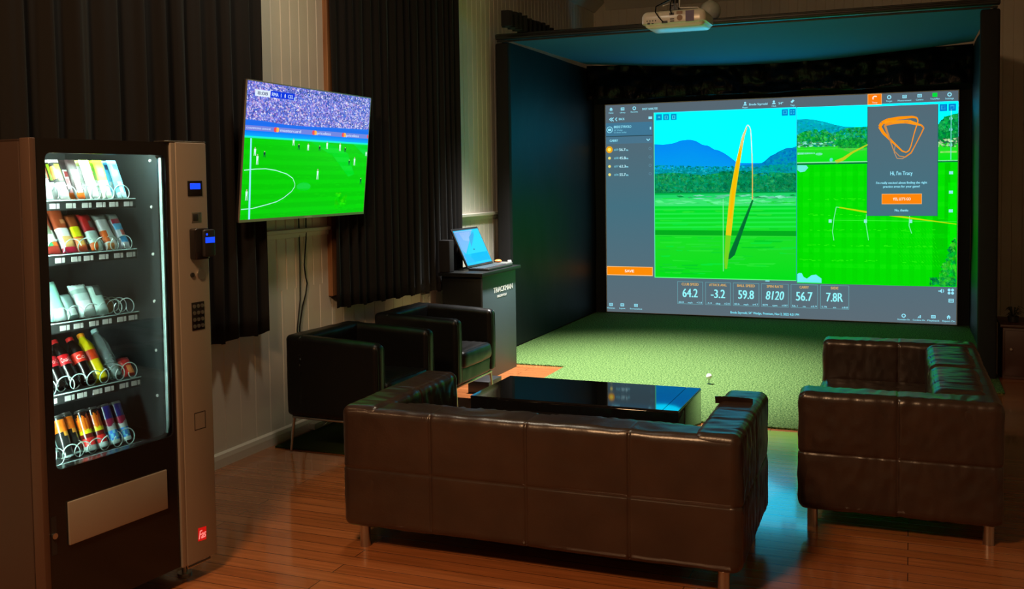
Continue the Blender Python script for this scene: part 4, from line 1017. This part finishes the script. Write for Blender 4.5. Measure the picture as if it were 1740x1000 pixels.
# bottles
def bottle(label, r_, q, bands, h=.205, m_=M_can, cap=(200,30,30), d=0, name='drink_bottle'):
    t = thing(name, label, 'bottle', (0,0,0), 0, 'drink bottles on the fourth shelf of the vending machine')
    R0 = .0285
    prof = [(.010, .004), (.022, 0), (.027, .004), (R0, .014), (R0, .05), (.0275, .066), (.0275, .072), (R0, .085), (R0, .128), (.0285, .145), (.021, .165), (.0135, .180), (.0125, .187)]
    prof = [(a, b2*h/.205) for a, b2 in prof]
    mb = MB(); mb.lathe(prof, n=28, cols=[lin(bands[0])]*12); mb.build('bottle_body', m_, t, smooth=60)
    if len(bands) > 1:
        lb = MB(); lb.lathe([(R0+.0004, .086), (R0+.0006, .0861), (R0+.0006, .128), (R0+.0004, .1281)], n=28, cols=[lin(bands[1])]*3); lo_ = lb.build('bottle_label', M_pack, t, smooth=60)
        if len(bands) > 2:
            mb = MB(); vs, fs = glyphs(bands[2]); x0 = min(p[0] for p in vs); x1 = max(p[0] for p in vs)
            for a, b2 in vs:
                th = ((a-x0)/(x1-x0)-.5)*1.7; mb.v.append(((R0+.0012)*cos(th), (R0+.0012)*sin(th), .097+b2*.026))
            for f in fs: mb.add(f, lin((240, 225, 225)))
            mb.build('print', M_pack, lo_, recalc=False)
    MB().lathe([(.0140, 0), (.0145, .001), (.0145, .014), (.0135, .016)], (0, 0, .187*h/.205), n=24, cols=[lin(cap)]*3).build('bottle_cap', M_pack, t, smooth=40)
    put(t, SXF-.042-.066*d, colpos(r_, q), SHZ[r_]+.012, R(34)); return t
DK = (12, 6, 5)
bottle('dark cola bottle with red label at the far left of the fourth shelf', 3, 1, [DK, (170,20,30), 'Coca-Cola'], h=.200)
bottle('dark cola bottle with red label, second from the left on the fourth shelf', 3, 2, [DK, (205,15,25), 'Coca-Cola'], h=.205)
bottle('dark cola bottle with orange-red label on the fourth shelf', 3, 3, [DK, (225,40,20), 'Cola'], h=.205)
bottle('yellow soft drink bottle with orange cap on the fourth shelf', 3, 4, [(235,215,10), (215,60,20)], h=.215, cap=(230,140,20))
bottle('clear water bottle with pale cap on the fourth shelf', 3, 5, [(200,235,225)], h=.225, m_=M_clear, cap=(170,205,200), name='water_bottle')
o = sachet(.055, .085, .03, stripes((225,45,40), (.1,.5,.3,.9,(250,150,80)), (.8,1,0,1,(120,20,20))), 5).build('sweet_bag', M_pack, smooth=60); put(o, SXF-.03, colpos(3, 6), SHZ[3]+.008, R(35)); tag(o, 'red and orange bag at the far right of the fourth shelf', 'snack bag')
# cans
def can(label, q, rows, d=0, h=.165, R0=.0250, name='drink_can'):
    t = thing(name, label, 'can', (0,0,0), 0, 'slim drink cans on the bottom shelf of the vending machine')
    mb = MB(); n = 30; nz = 34
    for j in range(nz+1):
        z = .006+(h-.016)*j/nz
        for i in range(n): a = 2*pi*i/n; mb.v.append((R0*cos(a), R0*sin(a), z))
    for j in range(nz):
        for i in range(n): mb.add([j*n+i, j*n+(i+1) % n, (j+1)*n+(i+1) % n, (j+1)*n+i], lin(rows((i/n+.5) % 1, (j+.5)/nz)))
    mb.build('can_body', M_can, t, smooth=180)
    MB().lathe([(R0-.006, 0), (R0-.003, .0), (R0, .006)], n=n, cols=[lin((190,215,205))]*2).build('can_base', M_can, t, smooth=60)
    MB().lathe([(R0, h-.010), (R0-.004, h-.003), (R0-.004, h), (R0-.006, h-.002)], n=n, cols=[lin((185,190,190))]*3).build('can_lid', M_chrome, t, smooth=60)
    put(t, SXF-.040-.056*d, colpos(4, q), SHZ[4]+.010, R(22)); return t
def f_dark(u, v): return (225,110,25) if v > .62 and v < .95 else ((215,150,60) if .5 < v <= .62 and .44 < u < .6 else (30,34,32))
def f_flame(u, v):
    e_ = .5+.10*sin(u*50)+.16*abs(sin(u*23))
    if v < .08: return (200,220,210)
    if v < .28: return (225,45,40)
    if v < .40: return (110,25,25)
    if v < .40+.12+.03*sin(u*60): return (225,215,30)
    if v < e_+.28: return (230,120,20) if sin(u*70) > -.3 else (200,70,15)
    return (32,14,10)
def f_blue(u, v):
    if v < .07: return (200,225,215)
    if v < .32: return (60,135,235) if (int(u*14)+int(v*9)) % 2 else (110,200,230)
    if v < .50+.05*sin(u*12): return (185,190,185)
    if v < .66: return (150,25,60)
    return (32,28,100)
can('black and orange can at the far left of the bottom shelf', 1, f_dark)
can('black and orange can on the bottom shelf, second from the left', 2, f_dark, d=.3)
can('can with yellow and red flames, left of its twin on the bottom shelf', 3, f_flame)
can('can with yellow and red flames beside the blue cans on the bottom shelf', 4, f_flame)
can('blue and silver can beside the flame cans on the bottom shelf', 5, f_blue)
can('blue and silver can at the far right of the bottom shelf', 6, f_blue)
